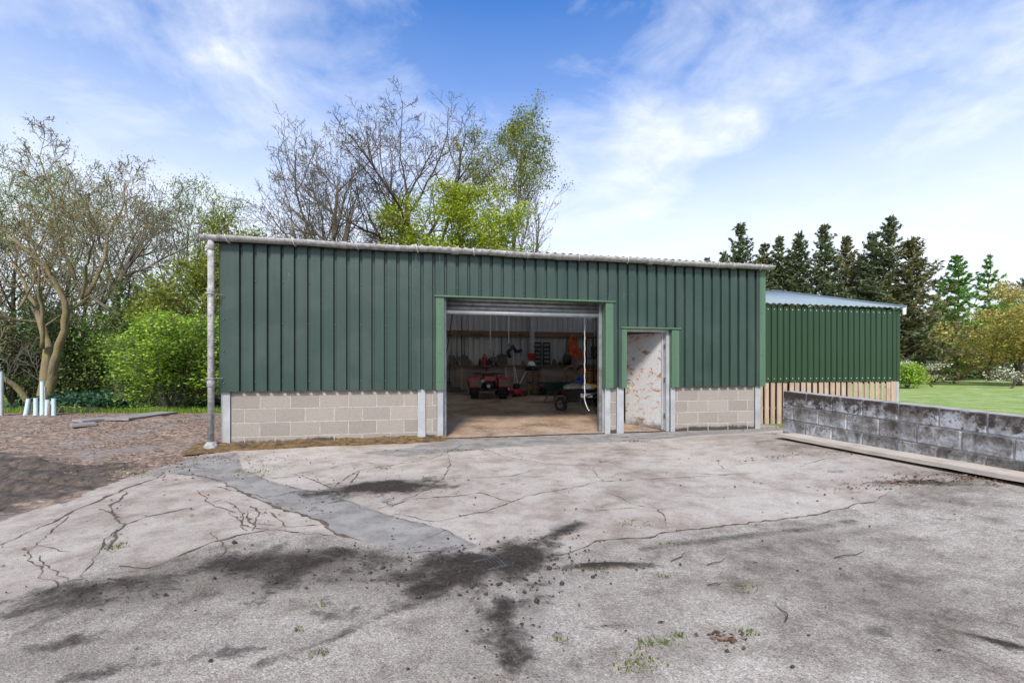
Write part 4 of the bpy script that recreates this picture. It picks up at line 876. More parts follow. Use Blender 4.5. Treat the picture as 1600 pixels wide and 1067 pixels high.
pbox('foot', (-.4, -.2, 0), (-.3, .2, .08), 'orange', t); pbox('foot', (.34, -.2, 0), (.44, .2, .08), 'orange', t)
t = thing('timber_box', 'brown open timber box left of the orange barrier', 'box', floor_pt(903, 620) + Vector((0, .2, 0)), SA); [pbox('side', a, b, 'crate', t, .005) for a, b in (((-.28, -.2, 0), (.28, -.18, .6)), ((-.28, .18, 0), (.28, .2, .6)), ((-.28, -.18, 0), (-.26, .18, .6)), ((.26, -.18, 0), (.28, .18, .6)))]
q = floor_pt(912, 629); t = thing('blue_tarpaulin', 'crumpled bundle of blue tarpaulin lying behind the loaded wheelbarrow', 'tarpaulin', q + Vector((0, 0.25, .0)), SA)
mb = MB(); g = random.Random(8); nU, nV = 30, 16
for j in range(nV+1):
    for i in range(nU):
        a = 2*math.pi*i/nU; h = math.pi*.5*j/nV; rr = math.cos(h)*(1 + .13*math.sin(a*5 + j*.7) + .08*math.sin(a*9 - j)); z = math.sin(h)
        mb.v.append((.42*rr*math.cos(a), .28*rr*math.sin(a), .04 + .68*z*(1 + .12*math.sin(a*3+j*.5)) - .25*max(0, math.cos(a))*z))
for j in range(nV):
    for i in range(nU): k = (i+1) % nU; mb.f.append((j*nU+i, j*nU+k, (j+1)*nU+k, (j+1)*nU+i))
mb.build('folded_sheet', M['blue'], t); mb = MB(); mb.tube([(-.4, -.1, .2), (-.2, -.27, .42), (.1, -.27, .45), (.4, -.1, .25)], .009, 5); mb.build('tie_cord', M['rope'], t)
def barrow(label, q, rz, tubm, load=None):
    t = thing('wheelbarrow', label, 'wheelbarrow', q, rz, 'wheelbarrows')
    mb = MB(); bot = [(-.2, -.25), (.2, -.25), (.2, .25), (-.2, .25)]; top = [(-.31, -.42), (.31, -.42), (.33, .42), (-.33, .42)]
    vs = [(x, y, .34) for x, y in bot] + [(x, y, .60) for x, y in top] + [(x*.93, y*.95, .60) for x, y in top] + [(x*.93, y*.93, .36) for x, y in bot]
    fs = [(3, 2, 1, 0)] + [(i, (i+1) % 4, 4+(i+1) % 4, 4+i) for i in range(4)] + [(4+i, 4+(i+1) % 4, 8+(i+1) % 4, 8+i) for i in range(4)] + [(8+i, 8+(i+1) % 4, 12+(i+1) % 4, 12+i) for i in range(4)] + [(12, 13, 14, 15)]
    mb.add(vs, fs); mb.build('tub', M[tubm], t)
    for x in (-1, 1): mb = MB(); mb.tube([(x*.06, -.62, .2), (x*.15, -.3, .33), (x*.22, .2, .36), (x*.27, .6, .52), (x*.28, .86, .60)], .018, 7); mb.build('shaft', M['steel'], t); mb = MB(); mb.tube([(x*.22, .2, .36), (x*.23, .33, .015), (x*.21, .12, .34)], .015, 6); mb.build('leg', M['steel'], t); mb = MB(); mb.tube([(x*.275, .76, .575), (x*.28, .9, .61)], .024, 8); mb.build('grip', M['black'], t)
    wheel(t, Matrix.Translation((0, -.62, .19)) @ RY, .19, .08, .1, 'wheel', 14); return t
barrow('empty dark green wheelbarrow standing behind the loaded one', floor_pt(872, 628), SA + R(105), 'dgreen')
q = floor_pt(906, 646); bq = barrow('black wheelbarrow heaped with sacks and tools just inside the door', q, SA + R(-150), 'black')
for k, (px_, py_, z, s, m, nm, lb) in enumerate([(-.1, .05, .60, (.26, .20, .08), 'cloth', 'folded_sack', 'drab folded sack heaped in the black wheelbarrow'), (.12, -.1, .60, (.16, .16, .07), 'white', 'plastic_bag', 'pale plastic bag on the black wheelbarrow load'), (.02, .22, .62, (.2, .14, .07), 'rope', 'cloth_bundle', 'tan cloth bundle on the black wheelbarrow load')]):
    t = thing(nm, lb, 'bag', q + Vector((px_*1.4, py_, z)), SA + k); mb = MB(); g = random.Random(k+3); mb.lathe([(.2, 0), (1, .1), (1.05, .5), (.7, .9), (.2, 1.05)], 14, Matrix.Diagonal((s[0], s[1], s[2]*1.6, 1))); mb.v = [(x*g.uniform(.85, 1.15), y*g.uniform(.85, 1.15), z_*g.uniform(.9, 1.1)) for x, y, z_ in mb.v]; mb.build('bundle', M[m], t, True)
t = thing('yellow_tool', 'yellow tool handle sticking out of the loaded wheelbarrow', 'tool', q + Vector((.25, -.15, .68)), SA); mb = MB(); mb.tube([(-.2, 0, .06), (.1, -.03, .0), (.28, -.02, -.06)], [.03, .035, .025], 8); mb.build('grip', M['yellow'], t); mb = MB(); mb.tube([(-.2, 0, .06), (-.4, .05, .08)], .014, 6); mb.build('rod', M['steel'], t)
t = thing('number_plate', 'small white plate fixed across the front of the loaded wheelbarrow', 'plate', q + Vector((.10, -.42, .42)), SA); pbox('plate', (-.15, 0, 0), (.15, .012, .1), 'white', t, .004); [pbox('bracket', (x, .012, .03), (x+.02, .12, .06), 'steel', t, .003) for x in (-.1, .08)]

for px, py, r, h, m, nm, lb, ct in [(711, 567, .09, .2, 'steel', 'paint_tin', 'dark paint tin on the ledge by the pointed spade', 'tin'), (728, 567, .06, .26, 'grey_plastic', 'bottle', 'grey bottle on the ledge right of the round shovel', 'bottle'), (777, 567, .08, .18, 'black', 'paint_tin', 'black tin on the ledge left of the square shovel', 'tin'), (817, 567, .07, .16, 'crate', 'jar', 'brown jar on the ledge below the sledgehammer', 'jar'), (866, 567, .08, .2, 'steel', 'paint_tin', 'dark tin on the ledge right of the ramps', 'tin'), (875, 567, .06, .15, 'dgreen', 'bottle', 'green bottle on the ledge left of the black sack', 'bottle')]: can(px, py, r, h, m, nm, lb, ct)
for px, py, (a, b, h), m, lb in [(851, 617, (.22, .16, .30), 'black', 'black tool case on the floor right of the crates'), (862, 618, (.16, .14, .42), 'steel', 'upright dark case below the ramps'), (885, 617, (.25, .18, .26), 'red', 'dull red box behind the green wheelbarrow'), (895, 622, (.2, .18, .5), 'orange', 'orange case beside the brown timber box'), (932, 634, (.2, .2, .62), 'black', 'tall black bin behind the chain by the door jamb')]:
    t = thing('tool_case', lb, 'case', floor_pt(px, py), SA + rb.uniform(-.3, .3)); pbox('case_body', (-a, -b, .01), (a, b, h*.7), m, t, .02); pbox('lid', (-a*1.02, -b*1.02, h*.7), (a*1.02, b*1.02, h), m, t, .02)
    mb = MB(); mb.tube([(-.07, 0, h), (-.06, 0, h+.05), (.06, 0, h+.05), (.07, 0, h)], .01, 6); mb.build('handle', M['black'], t)
# ================================================================== DRAIN
q = gp(766, 884); t = thing('drain_grate', 'rusty drain grate half buried in black mud in the yard', 'drain', (q.x, q.y, yz(q.x, q.y) + .010), .5); t.scale = (.55, .55, .5)
for a in ((-.15, -.15, .15, -.125), (-.15, .125, .15, .15), (-.15, -.125, -.125, .125), (.125, -.125, .15, .125)): mb = MB(); mb.bbox((a[0], a[1], 0), (a[2], a[3], .02), .003); mb.build('frame', M['steel'], t)
for i in range(6): mb = MB(); mb.bbox((-.11 + .04*i, -.125, .0), (-.095 + .04*i, .125, .016), .002); mb.build('bar', M['steel'], t)

# ================================================================== LITTER, CLODS, WEEDS, MOSS
npr = np.random.default_rng(11)
def cards(C, sz, flat=0., lift=0., asp=.55, tri=False):
    """leaf shaped quads: centres C (n,3), sizes (n,)"""
    n = len(C); d = npr.normal(size=(n, 3)); d[:, 2] *= (1 - flat); d /= np.linalg.norm(d, axis=1)[:, None] + 1e-9
    e = npr.normal(size=(n, 3)); e[:, 2] *= (1 - flat); e -= d * (e * d).sum(1)[:, None]; e /= np.linalg.norm(e, axis=1)[:, None] + 1e-9
    sz = np.broadcast_to(sz, (n,))[:, None]; nr = np.cross(d, e)
    V = np.stack([C - d*sz, C + e*sz*asp + nr*sz*.15, C + d*sz, C - e*sz*asp + nr*sz*.15], 1).reshape(-1, 3); V[:, 2] += lift
    return V, np.arange(4*n).reshape(n, 4)
def stuffed(o, label, cat): return tag(o, label, cat, None, 'stuff')
def ground_cards(P, s0, s1, name, label, cat, m, extra_z=.012):
    P = np.array(P); C = np.zeros((len(P), 3)); C[:, :2] = P
    zz = np.maximum(np.where(edge_of(P) < 0, yard_z(P[:, 0], P[:, 1]), -9), ground_z(P[:, 0], P[:, 1])); C[:, 2] = zz + extra_z
    V, Fc = cards(C, npr.uniform(s0, s1, len(P)), .75); return stuffed(soup(name, V, Fc, m), label, cat)
def edge_of(P): return sdf(P[:, 0], P[:, 1], [(q.x, q.y) for q in YARD_EDGE] + [(-4.4, 7.3), (6, 9.6), (6.2, 0), (-9.6, 0)])
P = []
def spray(px, py, rx, ry, n):
    c = gp(px, py); P.extend(np.column_stack([npr.normal(c.x, rx, n), npr.normal(c.y, ry, n)]).tolist())
for _ in range(1): 
    a = npr.uniform([-13, 7.0], [-4.8, 12.2], (9000, 2)); a = a[(fbm(a[:, 0]*.9, a[:, 1]*.9, 4, 2) > .44) & (sdf(a[:, 0], a[:, 1], [(q.x, q.y) for q in mudp]) > -.1)]; P.extend(a.tolist())
spray(260, 720, .8, .3, 500); spray(150, 740, 1.0, .25, 350); spray(1230, 668, .22, .15, 200); spray(1440, 772, .55, .10, 240); spray(1570, 775, .4, .12, 220); spray(1300, 725, .8, .07, 140); spray(1132, 1002, .05, .025, 40); spray(700, 704, .4, .04, 90); spray(990, 690, .2, .03, 50); spray(1100, 672, .9, .04, 120); spray(430, 800, .6, .2, 40); spray(1500, 768, .5, .1, 120)
P.extend(npr.uniform([-4, 2], [5, 7], (60, 2)).tolist())
P = [p for p in P if not (-.0 < uv_of(Vector((p[0], p[1], 0)))[1] < 9 and 0 < uv_of(Vector((p[0], p[1], 0)))[0] < 9.9)]
ground_cards(P, .008, .021, 'leaf_litter', 'scattered brown dead leaves on the bank and yard edges', 'leaves', M['litter'])
def lumps(pts, name, label, cat, m):
    V = []; Fc = []; oct_ = np.array([(1,0,0),(0,1,0),(-1,0,0),(0,-1,0),(0,0,1),(0,0,-.4)], float); of = [(0,1,4),(1,2,4),(2,3,4),(3,0,4),(1,0,5),(2,1,5),(3,2,5),(0,3,5)]
    for x, y, r in pts:
        a = npr.uniform(0, 6.28); Rz = np.array([[math.cos(a), -math.sin(a), 0], [math.sin(a), math.cos(a), 0], [0, 0, .75]])
        v = (oct_ * npr.uniform(.6, 1.3, (6, 1))) @ Rz.T * r; v += (x, y, yz(x, y) + r*.25 + .006); b = len(V); V.extend(v.tolist()); Fc.extend([(b+i, b+j, b+k) for i, j, k in of])
    return stuffed(soup(name, V, Fc, m, None, 3), label, cat)
pts = []
for px, py, rx, ry, n, r in [(598, 762, .45, .22, 120, .016), (460, 880, .4, .15, 170, .014), (760, 885, .35, .2, 320, .018), (850, 850, .22, .12, 90, .013), (950, 884, .2, .04, 90, .012), (150, 925, .25, .08, 50, .012), (800, 985, .1, .25, 50, .012), (1430, 775, .4, .08, 60, .012), (700, 910, .25, .08, 90, .013)]:
    c = gp(px, py)
    for _ in range(n): pts.append((npr.normal(c.x, rx), npr.normal(c.y, ry), r * .62 * npr.lognormal(-.4, .45)))
for _ in range(260): pts.append((npr.uniform(-4, 4.3), npr.uniform(1.6, 7), npr.lognormal(-5.1, .4)))
lumps(pts, 'mud_clods', 'crumbs and clods of black mud around the drain', 'mud', M['clod'])
def blades(pts, name, label, m, h0, h1, wd=.004, parent=None):
    n = len(pts); B = np.array(pts, float); a = npr.uniform(0, 6.28, n); h = npr.uniform(h0, h1, n); ln = npr.normal(0, .35, (n, 2)) * h[:, None]
    d = np.stack([np.cos(a), np.sin(a), 0*a], 1) * wd * npr.uniform(.6, 1.4, (n, 1)); top = B.copy(); top[:, :2] += ln; top[:, 2] += h; midp = (B + top) / 2; midp[:, :2] -= ln * .18
    V = np.stack([B - d, B + d, midp + d*.8, midp - d*.8, top], 1).reshape(-1, 3); k = np.arange(n)[:, None] * 5
    Fc = np.concatenate([k + [0, 1, 2], k + [0, 2, 3], k + [3, 2, 4]]); return stuffed(soup(name, V, Fc, m, parent, 3), label, 'grass')
gpts = []
for px, py, n, s in [(600, 732, 40, .06), (1000, 1030, 60, .05), (1012, 1005, 35, .03), (1037, 1006, 35, .03), (983, 1042, 40, .03), (1060, 993, 25, .02), (1165, 988, 35, .03), (506, 945, 20, .03), (176, 857, 50, .04), (400, 738, 140, .12), (1035, 900, 20, .02), (500, 1021, 20, .02), (1167, 917, 22, .03), (985, 818, 40, .07), (1050, 850, 25, .03), (660, 715, 20, .05), (870, 1000, 16, .02), (1420, 780, 60, .15), (468, 985, 14, .02), (940, 895, 12, .02), (205, 740, 80, .12)]:
    c = gp(px, py)
    for _ in range(n): x, y = npr.normal(c.x, s), npr.normal(c.y, s*.7); gpts.append((x, y, yz(x, y) + .002))
blades(gpts, 'yard_weeds', 'little green weeds sprouting from the yard cracks', M['weed'], .008, .022, .0035)
lp = []
for _ in range(16000):
    y = npr.uniform(3.5, 13); x = 6.02 - .218*y + .3 + abs(npr.normal(0, 2.2)); uu, vq = uv_of(Vector((x, y, 0)))
    if uu < 14.9 and y > 6.9: continue
    lp.append((x, y, .10))
blades(lp, 'lawn_tufts', 'longer grass growing up behind the block wall', M['grass'], .06, .17, .006)
bp = []
for _ in range(9000):
    x = npr.uniform(-16, -6); y = npr.uniform(11.2, 15); bp.append((x, y, float(ground_z(np.array([x]), np.array([y]))[0])))
blades(bp, 'verge_grass', 'rough grass verge at the edge of the wood', M['grass'], .05, .2, .007)
# moss bank along the block plinth
us = np.linspace(-.35, 3.5, 150); vs_ = np.linspace(0, 1, 12); mb = MB()
for j, t in enumerate(vs_):
    for u in us:
        wdt = .16 + .26 * float(fbm(np.array([u*1.7]), np.array([3.]), 3)[0]) + .09 * max(0, 1.2 - u); v = .035 - wdt * t * 1.3
        z = .075 * (1 - t) ** .8 * (.35 + float(fbm(np.array([u*6.]), np.array([v*8.]), 4, 6)[0])) + .008 * float(fbm(np.array([u*40.]), np.array([v*40.]), 2, 7)[0]) - .006*t*3
        p = S(u, v); mb.v.append((p.x, p.y, max(z + yz(p.x, p.y), -.05)))
for j in range(11):
    for i in range(149): k = j*150+i; mb.f.append((k+150, k+151, k+1, k))
stuffed(mb.build('moss_bank', M['moss'], None, True), 'brown moss bank along the foot of the block plinth', 'moss')
# fallen twigs
rt = random.Random(4)
for px, py, L, lb in [(1062, 872, .22, 'forked twig lying by the faint tyre marks'), (1330, 870, .3, 'thin curved twig on the open concrete'), (1222, 958, .2, 'short dark twig on the bare tarmac'), (1122, 880, .2, 'reddish twig lying near the forked twig'), (1120, 915, .12, 'curled leafy twig near a weed')]:
    c = gp(px, py); a = rt.uniform(0, 3); t = tag(MB().tube([(c.x + L*(s-.5)*math.cos(a) + .02*math.sin(s*5), c.y + L*(s-.5)*math.sin(a), yz(c.x, c.y) + .012 + .006*math.sin(s*7)) for s in np.linspace(0, 1, 8)], [.003, .0032, .003, .0028, .0025, .002, .0017, .001], 5).build('twig', M['bark_dark']), lb, 'twig', 'fallen twigs')

# ================================================================== TREES
class Tree:
    def __init__(s, seed): s.g = random.Random(seed); s.br = []; s.tips = []
    def grow(s, p, d, L, r, lvl, par):
        g = s.g; n = par.get('seg', [8, 7, 5, 4, 3])[min(lvl, 4)]; pts = [p]; d = d.normalized(); rr = [r]; end = par.get('taper', .35) if lvl else .10
        for i in range(n):
            wob = par['wob'] * (1 + .3*lvl)
            d = (d + Vector((g.gauss(0, wob), g.gauss(0, wob), g.gauss(0, wob) + par['trop'][min(lvl, len(par['trop'])-1)]))).normalized()
            p = p + d * (L / n); pts.append(p); rr.append(max(.005, r * (1 - (1-end) * (i+1) / n)))
        s.br.append((pts, rr, lvl)); s.spawn(pts, rr, L, lvl, par)
    def spawn(s, pts, rr, L, lvl, par, start=None):
        g = s.g
        if lvl >= par['max']: s.tips.append((pts[-1], lvl)); s.tips.append((pts[len(pts)//2], lvl)); return
        k = par['n'][lvl]; st = par['start'][lvl] if start is None else start
        for i in range(k):
            t = st + (1 - st) * (i + g.random()*.9) / k; t = min(t, .999); f = t * (len(pts)-1); j = int(f); q = pts[j].lerp(pts[j+1], f-j); dd = (pts[j+1] - pts[j]).normalized()
            ang = par['ang'][lvl] * g.uniform(.7, 1.25); az = i * 2.4 + g.uniform(-.5, .5); a = dd.orthogonal().normalized(); a = Matrix.Rotation(az, 3, dd) @ a
            nd_ = dd * math.cos(ang) + a * math.sin(ang); cl = L * par['lr'][lvl] * g.uniform(.65, 1.2) * (1.12 - .55 * t)
            cr = max(.006, rr[j] * par.get('rr', .58) * g.uniform(.75, 1.05)); s.grow(q, nd_, cl, cr, lvl+1, par)
    def fit(s, base, H, Wd, off=0):
        """scale skeleton to height H and crown width Wd"""
        P = np.array([q for b in s.br for q in b[0]]); z = np.percentile(P[:, 2], 99.8); xw = np.percentile(P[:, 0], 98.5) - np.percentile(P[:, 0], 1.5)
        fz = H / z; fx = Wd / xw; f = lambda v: Vector((v.x*fx, v.y*fx, v.z*fz)); fr = (fx*fx*fz) ** (1/3)
        s.br = [([f(q) for q in b[0]], [max(.006, r*1.0) for r in b[1]], b[2]) for b in s.br]; s.tips = [(f(q), l) for q, l in s.tips]
    def make(s, name, label, base, bark, leafm=None, nleaf=0, lsz=.05, spread=.25, group=None, limb=1, lf=None, flat=.2, cat='tree', keep=None, minr=.008):
        t = thing(name, label, cat, base, 0, group); A = MB(); B = MB()
        for pts, rr, lvl in s.br:
            (A if lvl <= limb else B).tube(pts, [max(r, minr) for r in rr], [10, 7, 5, 3, 3, 3][min(lvl, 5)], lvl < 2)
        A.build('trunk', bark, t, True); cr = B.build('crown', bark, t, True) if B.v else None
        if leafm and nleaf:
            T = np.array([tuple(q) for q, l in s.tips]); 
            if keep is not None: T = T[keep(T)]
            C = T[npr.integers(0, len(T), nleaf)] + npr.normal(0, spread, (nleaf, 3)) * (1, 1, .6); V, Fc = cards(C, npr.uniform(lsz*.6, lsz*1.3, nleaf), flat); soup('leaves', V, Fc, leafm, cr or t)
        return t
DEC = dict(max=4, n=[10, 8, 7, 4], start=[.3, .2, .2, .2], ang=[.75, .7, .75, .8], lr=[.62, .6, .5, .5], trop=[.03, .07, .05, .03], wob=.11, taper=.3)
def dec(seed, **k): p = dict(DEC); p.update(k); return p
def bare(name, label, px, Z, ytop, wpx, seed, bark, zb=-.4, r=.22, lean=(0, 0), par=None, **kw):
    s = Tree(seed); b = W(px, HY, Z); b.z = zb; s.grow(Vector((0, 0, 0)), Vector((lean[0], lean[1], 1)), 6, r, 0, par or DEC)
    H = W(px, ytop, Z).z - zb; s.fit(b, H, wpx / F * Z); return s.make(name, label, b, bark, **kw)
# --- big mossy tree by the tubes, limbs laid out as they stand
def skel(limbs, Z, zb, seed, basepx):
    s = Tree(seed); g = s.g; b0 = W(basepx[0], basepx[1], Z); b0.z = zb
    for L, r0, r1, dz in limbs:
        P = [W(x, y, Z) - b0 for x, y in L]; m = len(P); P = [q + Vector((0, dz * (i/(m-1))**1.2 * 3, 0)) for i, q in enumerate(P)]
        pts = []
        for i in range(m-1):
            for k in range(3): pts.append(P[i].lerp(P[i+1], k/3) + (Vector((g.gauss(0, .018), g.gauss(0, .018), g.gauss(0, .018))) if i + k else Vector()))
        pts.append(P[-1]); rr = [.62 * (r0 + (r1-r0) * i/(len(pts)-1)) * g.uniform(.93, 1.07) for i in range(len(pts))]; s.br.append((pts, rr, 0)); Ln = sum((a-b).length for a, b in zip(pts[:-1], pts[1:]))
        s.spawn(pts, rr, min(Ln, 3.4), 0, dict(max=4, n=[6, 6, 5, 3], start=[.42, .2, .2, .2], ang=[.75, .7, .75, .8], lr=[.65, .6, .5, .5], trop=[.05, .10, .06, .03], wob=.12, taper=.3, rr=.36), .45)
    return s, b0
LM = [([(63, 662), (64, 600), (64, 544), (50, 515), (28, 480), (8, 445), (-25, 400)], .27, .07, .3), ([(66, 545), (75, 505), (79, 470), (92, 425), (88, 370)], .11, .03, -.3), ([(68, 650), (85, 590), (102, 552), (119, 518), (128, 475), (117, 437), (98, 410), (72, 385)], .24, .07, -.4), ([(127, 478), (141, 440), (147, 400), (143, 355), (155, 315), (150, 265)], .12, .03, .4), ([(118, 438), (106, 400), (98, 350), (101, 310), (88, 255)], .10, .03, -.2), ([(128, 470), (150, 428), (178, 410), (208, 392)], .09, .025, -.5), ([(60, 645), (44, 600), (20, 562), (-30, 528)], .17, .05, -.6), ([(30, 482), (32, 440), (20, 380), (25, 310)], .08, .025, .5)]
s, b0 = skel(LM, 16, -.5, 5, (64, 655)); s.make('mossy_tree', 'big many-limbed mossy tree behind the pale tree tubes', b0, M['bark_moss'], M['lf_bud'], 4500, .03, .25, limb=1)
bare('ivy_clad_tree', 'tall tree with dark ivy covered trunk behind the laurel', 190, 19, 225, 235, 12, M['bark'], -.5, .27, (.05, 0), dec(0, start=[.42, .2, .2, .2], n=[11, 7, 6, 4]), leafm=M['lf_bud'], nleaf=3000, lsz=.03, spread=.2)
def ivy(px, Z, y0, y1, r, n, label):
    a, b = W(px, y0, Z), W(px + 12, y1, Z); C = np.array([tuple(a)]) + npr.uniform(0, 1, (n, 1)) * (np.array(tuple(b - a))) ; th = npr.uniform(0, 6.28, n); rr = r * npr.uniform(.8, 1.5, n); C[:, 0] += rr*np.cos(th); C[:, 1] += rr*np.sin(th); V, Fc = cards(C, npr.uniform(.04, .09, n)); t = thing('ivy', label, 'ivy', a); V -= np.array(tuple(a)); soup('ivy_leaves', V, Fc, M['lf_ivy'], t); MB().tube([(r*.9, -r*.3, 0), (r*1.0, -r*.4, (b-a).z*.5), ((b-a).x + r*.6, -r*.5, (b-a).z)], .03, 5).build('stem', M['bark_dark'], t)
ivy(188, 19, 640, 440, .36, 2600, 'dark ivy climbing the trunk behind the laurel bush')
bare('yellow_green_tree', 'narrow yellow green leafed tree by the shed downpipe', 312, 16, 330, 150, 31, M['bark_red'], -.35, .17, (0, 0), dec(0, start=[.12, .2, .2, .2], n=[16, 6, 5, 4]), leafm=M['lf_olive'], nleaf=24000, lsz=.06, spread=.22)
def shrub(name, label, px, py, Z, wpx, ytop, seed, leafm, n, lsz, bark, flat=.6, stems=7, zb=None, spread=.16, cat='shrub', group=None):
    s = Tree(seed); g = s.g; b = W(px, py, Z); 
    if zb is not None: b.z = zb
    p = dict(max=3, n=[9, 7, 5], start=[.15, .15, .15], ang=[.9, .8, .8], lr=[.6, .55, .5], trop=[.02, .0, -.01], wob=.12, taper=.3)
    for i in range(stems): a = i*2.4; s.grow(Vector((.1*math.cos(a), .1*math.sin(a), 0)), Vector((.38*math.cos(a), .38*math.sin(a), 1)), 3, .05, 0, p)
    s.fit(b, W(px, ytop, Z).z - b.z, wpx / F * Z); return s.make(name, label, b, bark, leafm, n, lsz, spread, group, 0, None, flat, cat)
shrub('beech_shrub', 'bright fresh green spreading shrub left of the shed', 268, 655, 13.5, 160, 490, 3, M['lf_bright'], 30000, .045, M['bark'], .75, 8, -.12, .15)
shrub('laurel_bush', 'low dark glossy laurel bush under the ivy clad tree', 135, 655, 14.2, 95, 620, 6, M['lf_dark'], 7000, .06, M['bark_dark'], .2, 6, -.3)
shrub('laurel_bush', 'small dark evergreen bush at the foot of the orange trunked tree', 330, 640, 15, 70, 625, 9, M['lf_dark'], 3000, .06, M['bark_dark'], .2, 5, -.35)
shrub('bramble', 'patch of light green brambles beside the tree tubes', 92, 668, 12.6, 60, 648, 10, M['lf_bright'], 2600, .035, M['bark'], .4, 5, -.12)
# woodland trunks behind
wl = [(-120, 24, 260, 240, 51), (20, 22, 240, 200, 52), (95, 24, 232, 190, 53), (150, 22, 245, 170, 54), (235, 24, 236, 170, 55), (285, 27, 290, 150, 56), (50, 28, 250, 200, 57), (-60, 20, 300, 200, 58), (210, 30, 300, 170, 59), (120, 31, 280, 170, 60)]
for i, (px, Z, yt, wp, sd) in enumerate(wl):
    bare('woodland_tree', ['slim grey woodland tree thinly in leaf behind the mossy tree', 'dark slender woodland tree with fine bare twigs'][i % 2], px, Z, yt, wp, sd, M['bark'] if i % 2 == 0 else M['bark_dark'], -.7, .17, (.04 * (-1)**i, 0), dec(0, n=[9, 6, 5, 4], start=[.3, .2, .2, .2]), leafm=[M['lf_bud'], M['lf_mid'], M['lf_bright']][i % 3], nleaf=3600, lsz=.05, spread=.3, group=['pale woodland trees', 'dark woodland trees'][i % 2], minr=.010)
for i, (px, Z, yt, wp) in enumerate([(30, 19, 470, 150), (105, 20, 500, 130), (170, 21, 520, 110), (-60, 18, 480, 180), (240, 20, 470, 120), (310, 21, 430, 110), (70, 23, 420, 160), (210, 23, 440, 110)]):
    shrub('understorey_sapling', 'leafy green holly-like sapling filling the wood behind the mossy tree', px, 650, Z, wp, yt, 70+i, M['lf_mid'] if i % 3 else M['lf_ivy'], 5500, .065, M['bark_dark'], .3, 5, -.7, .22, 'sapling', 'understorey saplings')
C = np.column_stack([npr.uniform(-34, -5, 42000), npr.uniform(27, 38, 42000), -1 + 5.5 * npr.beta(1.1, 1.9, 42000)]); C = C[fbm(C[:, 0]*.5, C[:, 2]*.8, 4, 8) > .43]; V, Fc = cards(C, npr.uniform(.07, .17, len(C))); stuffed(soup('far_thicket', V, Fc, M['lf_mid']), 'shadowy green thicket deep in the left wood', 'thicket')
# tree tubes
for i, (px, yt, yb, ln, lb) in enumerate([(66, 617, 668, 0, 'tallest pale tree tube with a sapling rising out of it'), (40, 645, 668, .12, 'short pale tree tube leaning right, set apart from the cluster'), (56, 645, 669, 0, 'short upright pale tree tube just left of the tallest tube'), (74, 646, 668, 0, 'stubby pale tree tube right of the tallest tube'), (84, 643, 667, .0, 'outermost pale tree tube on the shed side of the cluster'), (78, 647, 666, -.1, 'pale tree tube leaning away between two upright tubes'), (1, 602, 668, 0, 'tall pale tree tube with bare sapling standing apart from the cluster')]):
    Z = 10.6; b = W(px, yb, Z); gz_ = float(ground_z(np.array([b.x]), np.array([b.y]))[0]); b.z = gz_ - .02; h = (yb - yt) / F * Z + .06; t = thing('tree_tube', lb, 'tree guard', b, 0, 'pale tree tubes'); t.rotation_euler = (0, ln, i)
    mb = MB(); mb.lathe([(.045, 0), (.041, h*.5), (.040, h-.02), (.044, h), (.038, h), (.036, h*.5), (.038, 0)], 12, None, False); mb.build('guard', M['tube'], t); mb = MB(); mb.bbox((.055, -.015, 0), (.085, .015, h*.85), .003); mb.build('stake', M['old_board'], t)
    if i in (0, 6):
        s = Tree(90+i); s.grow(Vector((0, 0, .1)), Vector((.02, 0, 1)), 1.5, .013, 0, dict(max=2, n=[9, 4], start=[.4, .2], ang=[.7, .7], lr=[.45, .5], trop=[.02, .04], wob=.08, taper=.3)); mb = MB(); [mb.tube(p_, [max(.004, x) for x in r_], 4, False) for p_, r_, l_ in s.br]; mb.build('sapling', M['bark'], t)
# old boards lying on the bank
for i, (x0, y0, x1, y1, wd, lb) in enumerate([(262, 652, 182, 664, .5, 'long dark-edged board lying on the leafy bank'), (150, 668, 110, 671, .35, 'short pale board lying on the bank near the tubes'), (175, 661, 120, 666, .45, 'wide grey board under fallen leaves on the bank')]):
    a = gp(x0, y0, .04); b = gp(x1, y1, .04); d = b - a; L = d.length; mb = MB(); mb.bbox((0, -wd/2, 0), (L, wd/2, .05), .006); o = mb.build('old_board', M['old_board']); zg = max(float(ground_z(np.array([q.x]), np.array([q.y]))[0]) for q in (a, b, (a+b)/2)); o.location = (a.x, a.y, zg - .005); o.rotation_euler = (0, 0, math.atan2(d.y, d.x)); tag(o, lb, 'board', 'boards on the bank')
t = thing('rubble_heap', 'low heap of earth and stones beside the brambles', 'rubble', W(108, 666, 11.6)); t.location.z = float(ground_z(np.array([t.location.x]), np.array([t.location.y]))[0])
for k in range(9): mb = MB(); g = random.Random(k); mb.lathe([(.02, 0), (.14, .02), (.15, .08), (.08, .14), (.02, .15)], 8, Tm((g.uniform(-.5, .5), g.uniform(-.2, .2), -.02), g.uniform(0, 3))); mb.v = [(x + g.uniform(-.02, .02), y + g.uniform(-.02, .02), z) for x, y, z in mb.v]; mb.build('stone', M['clod'], t)

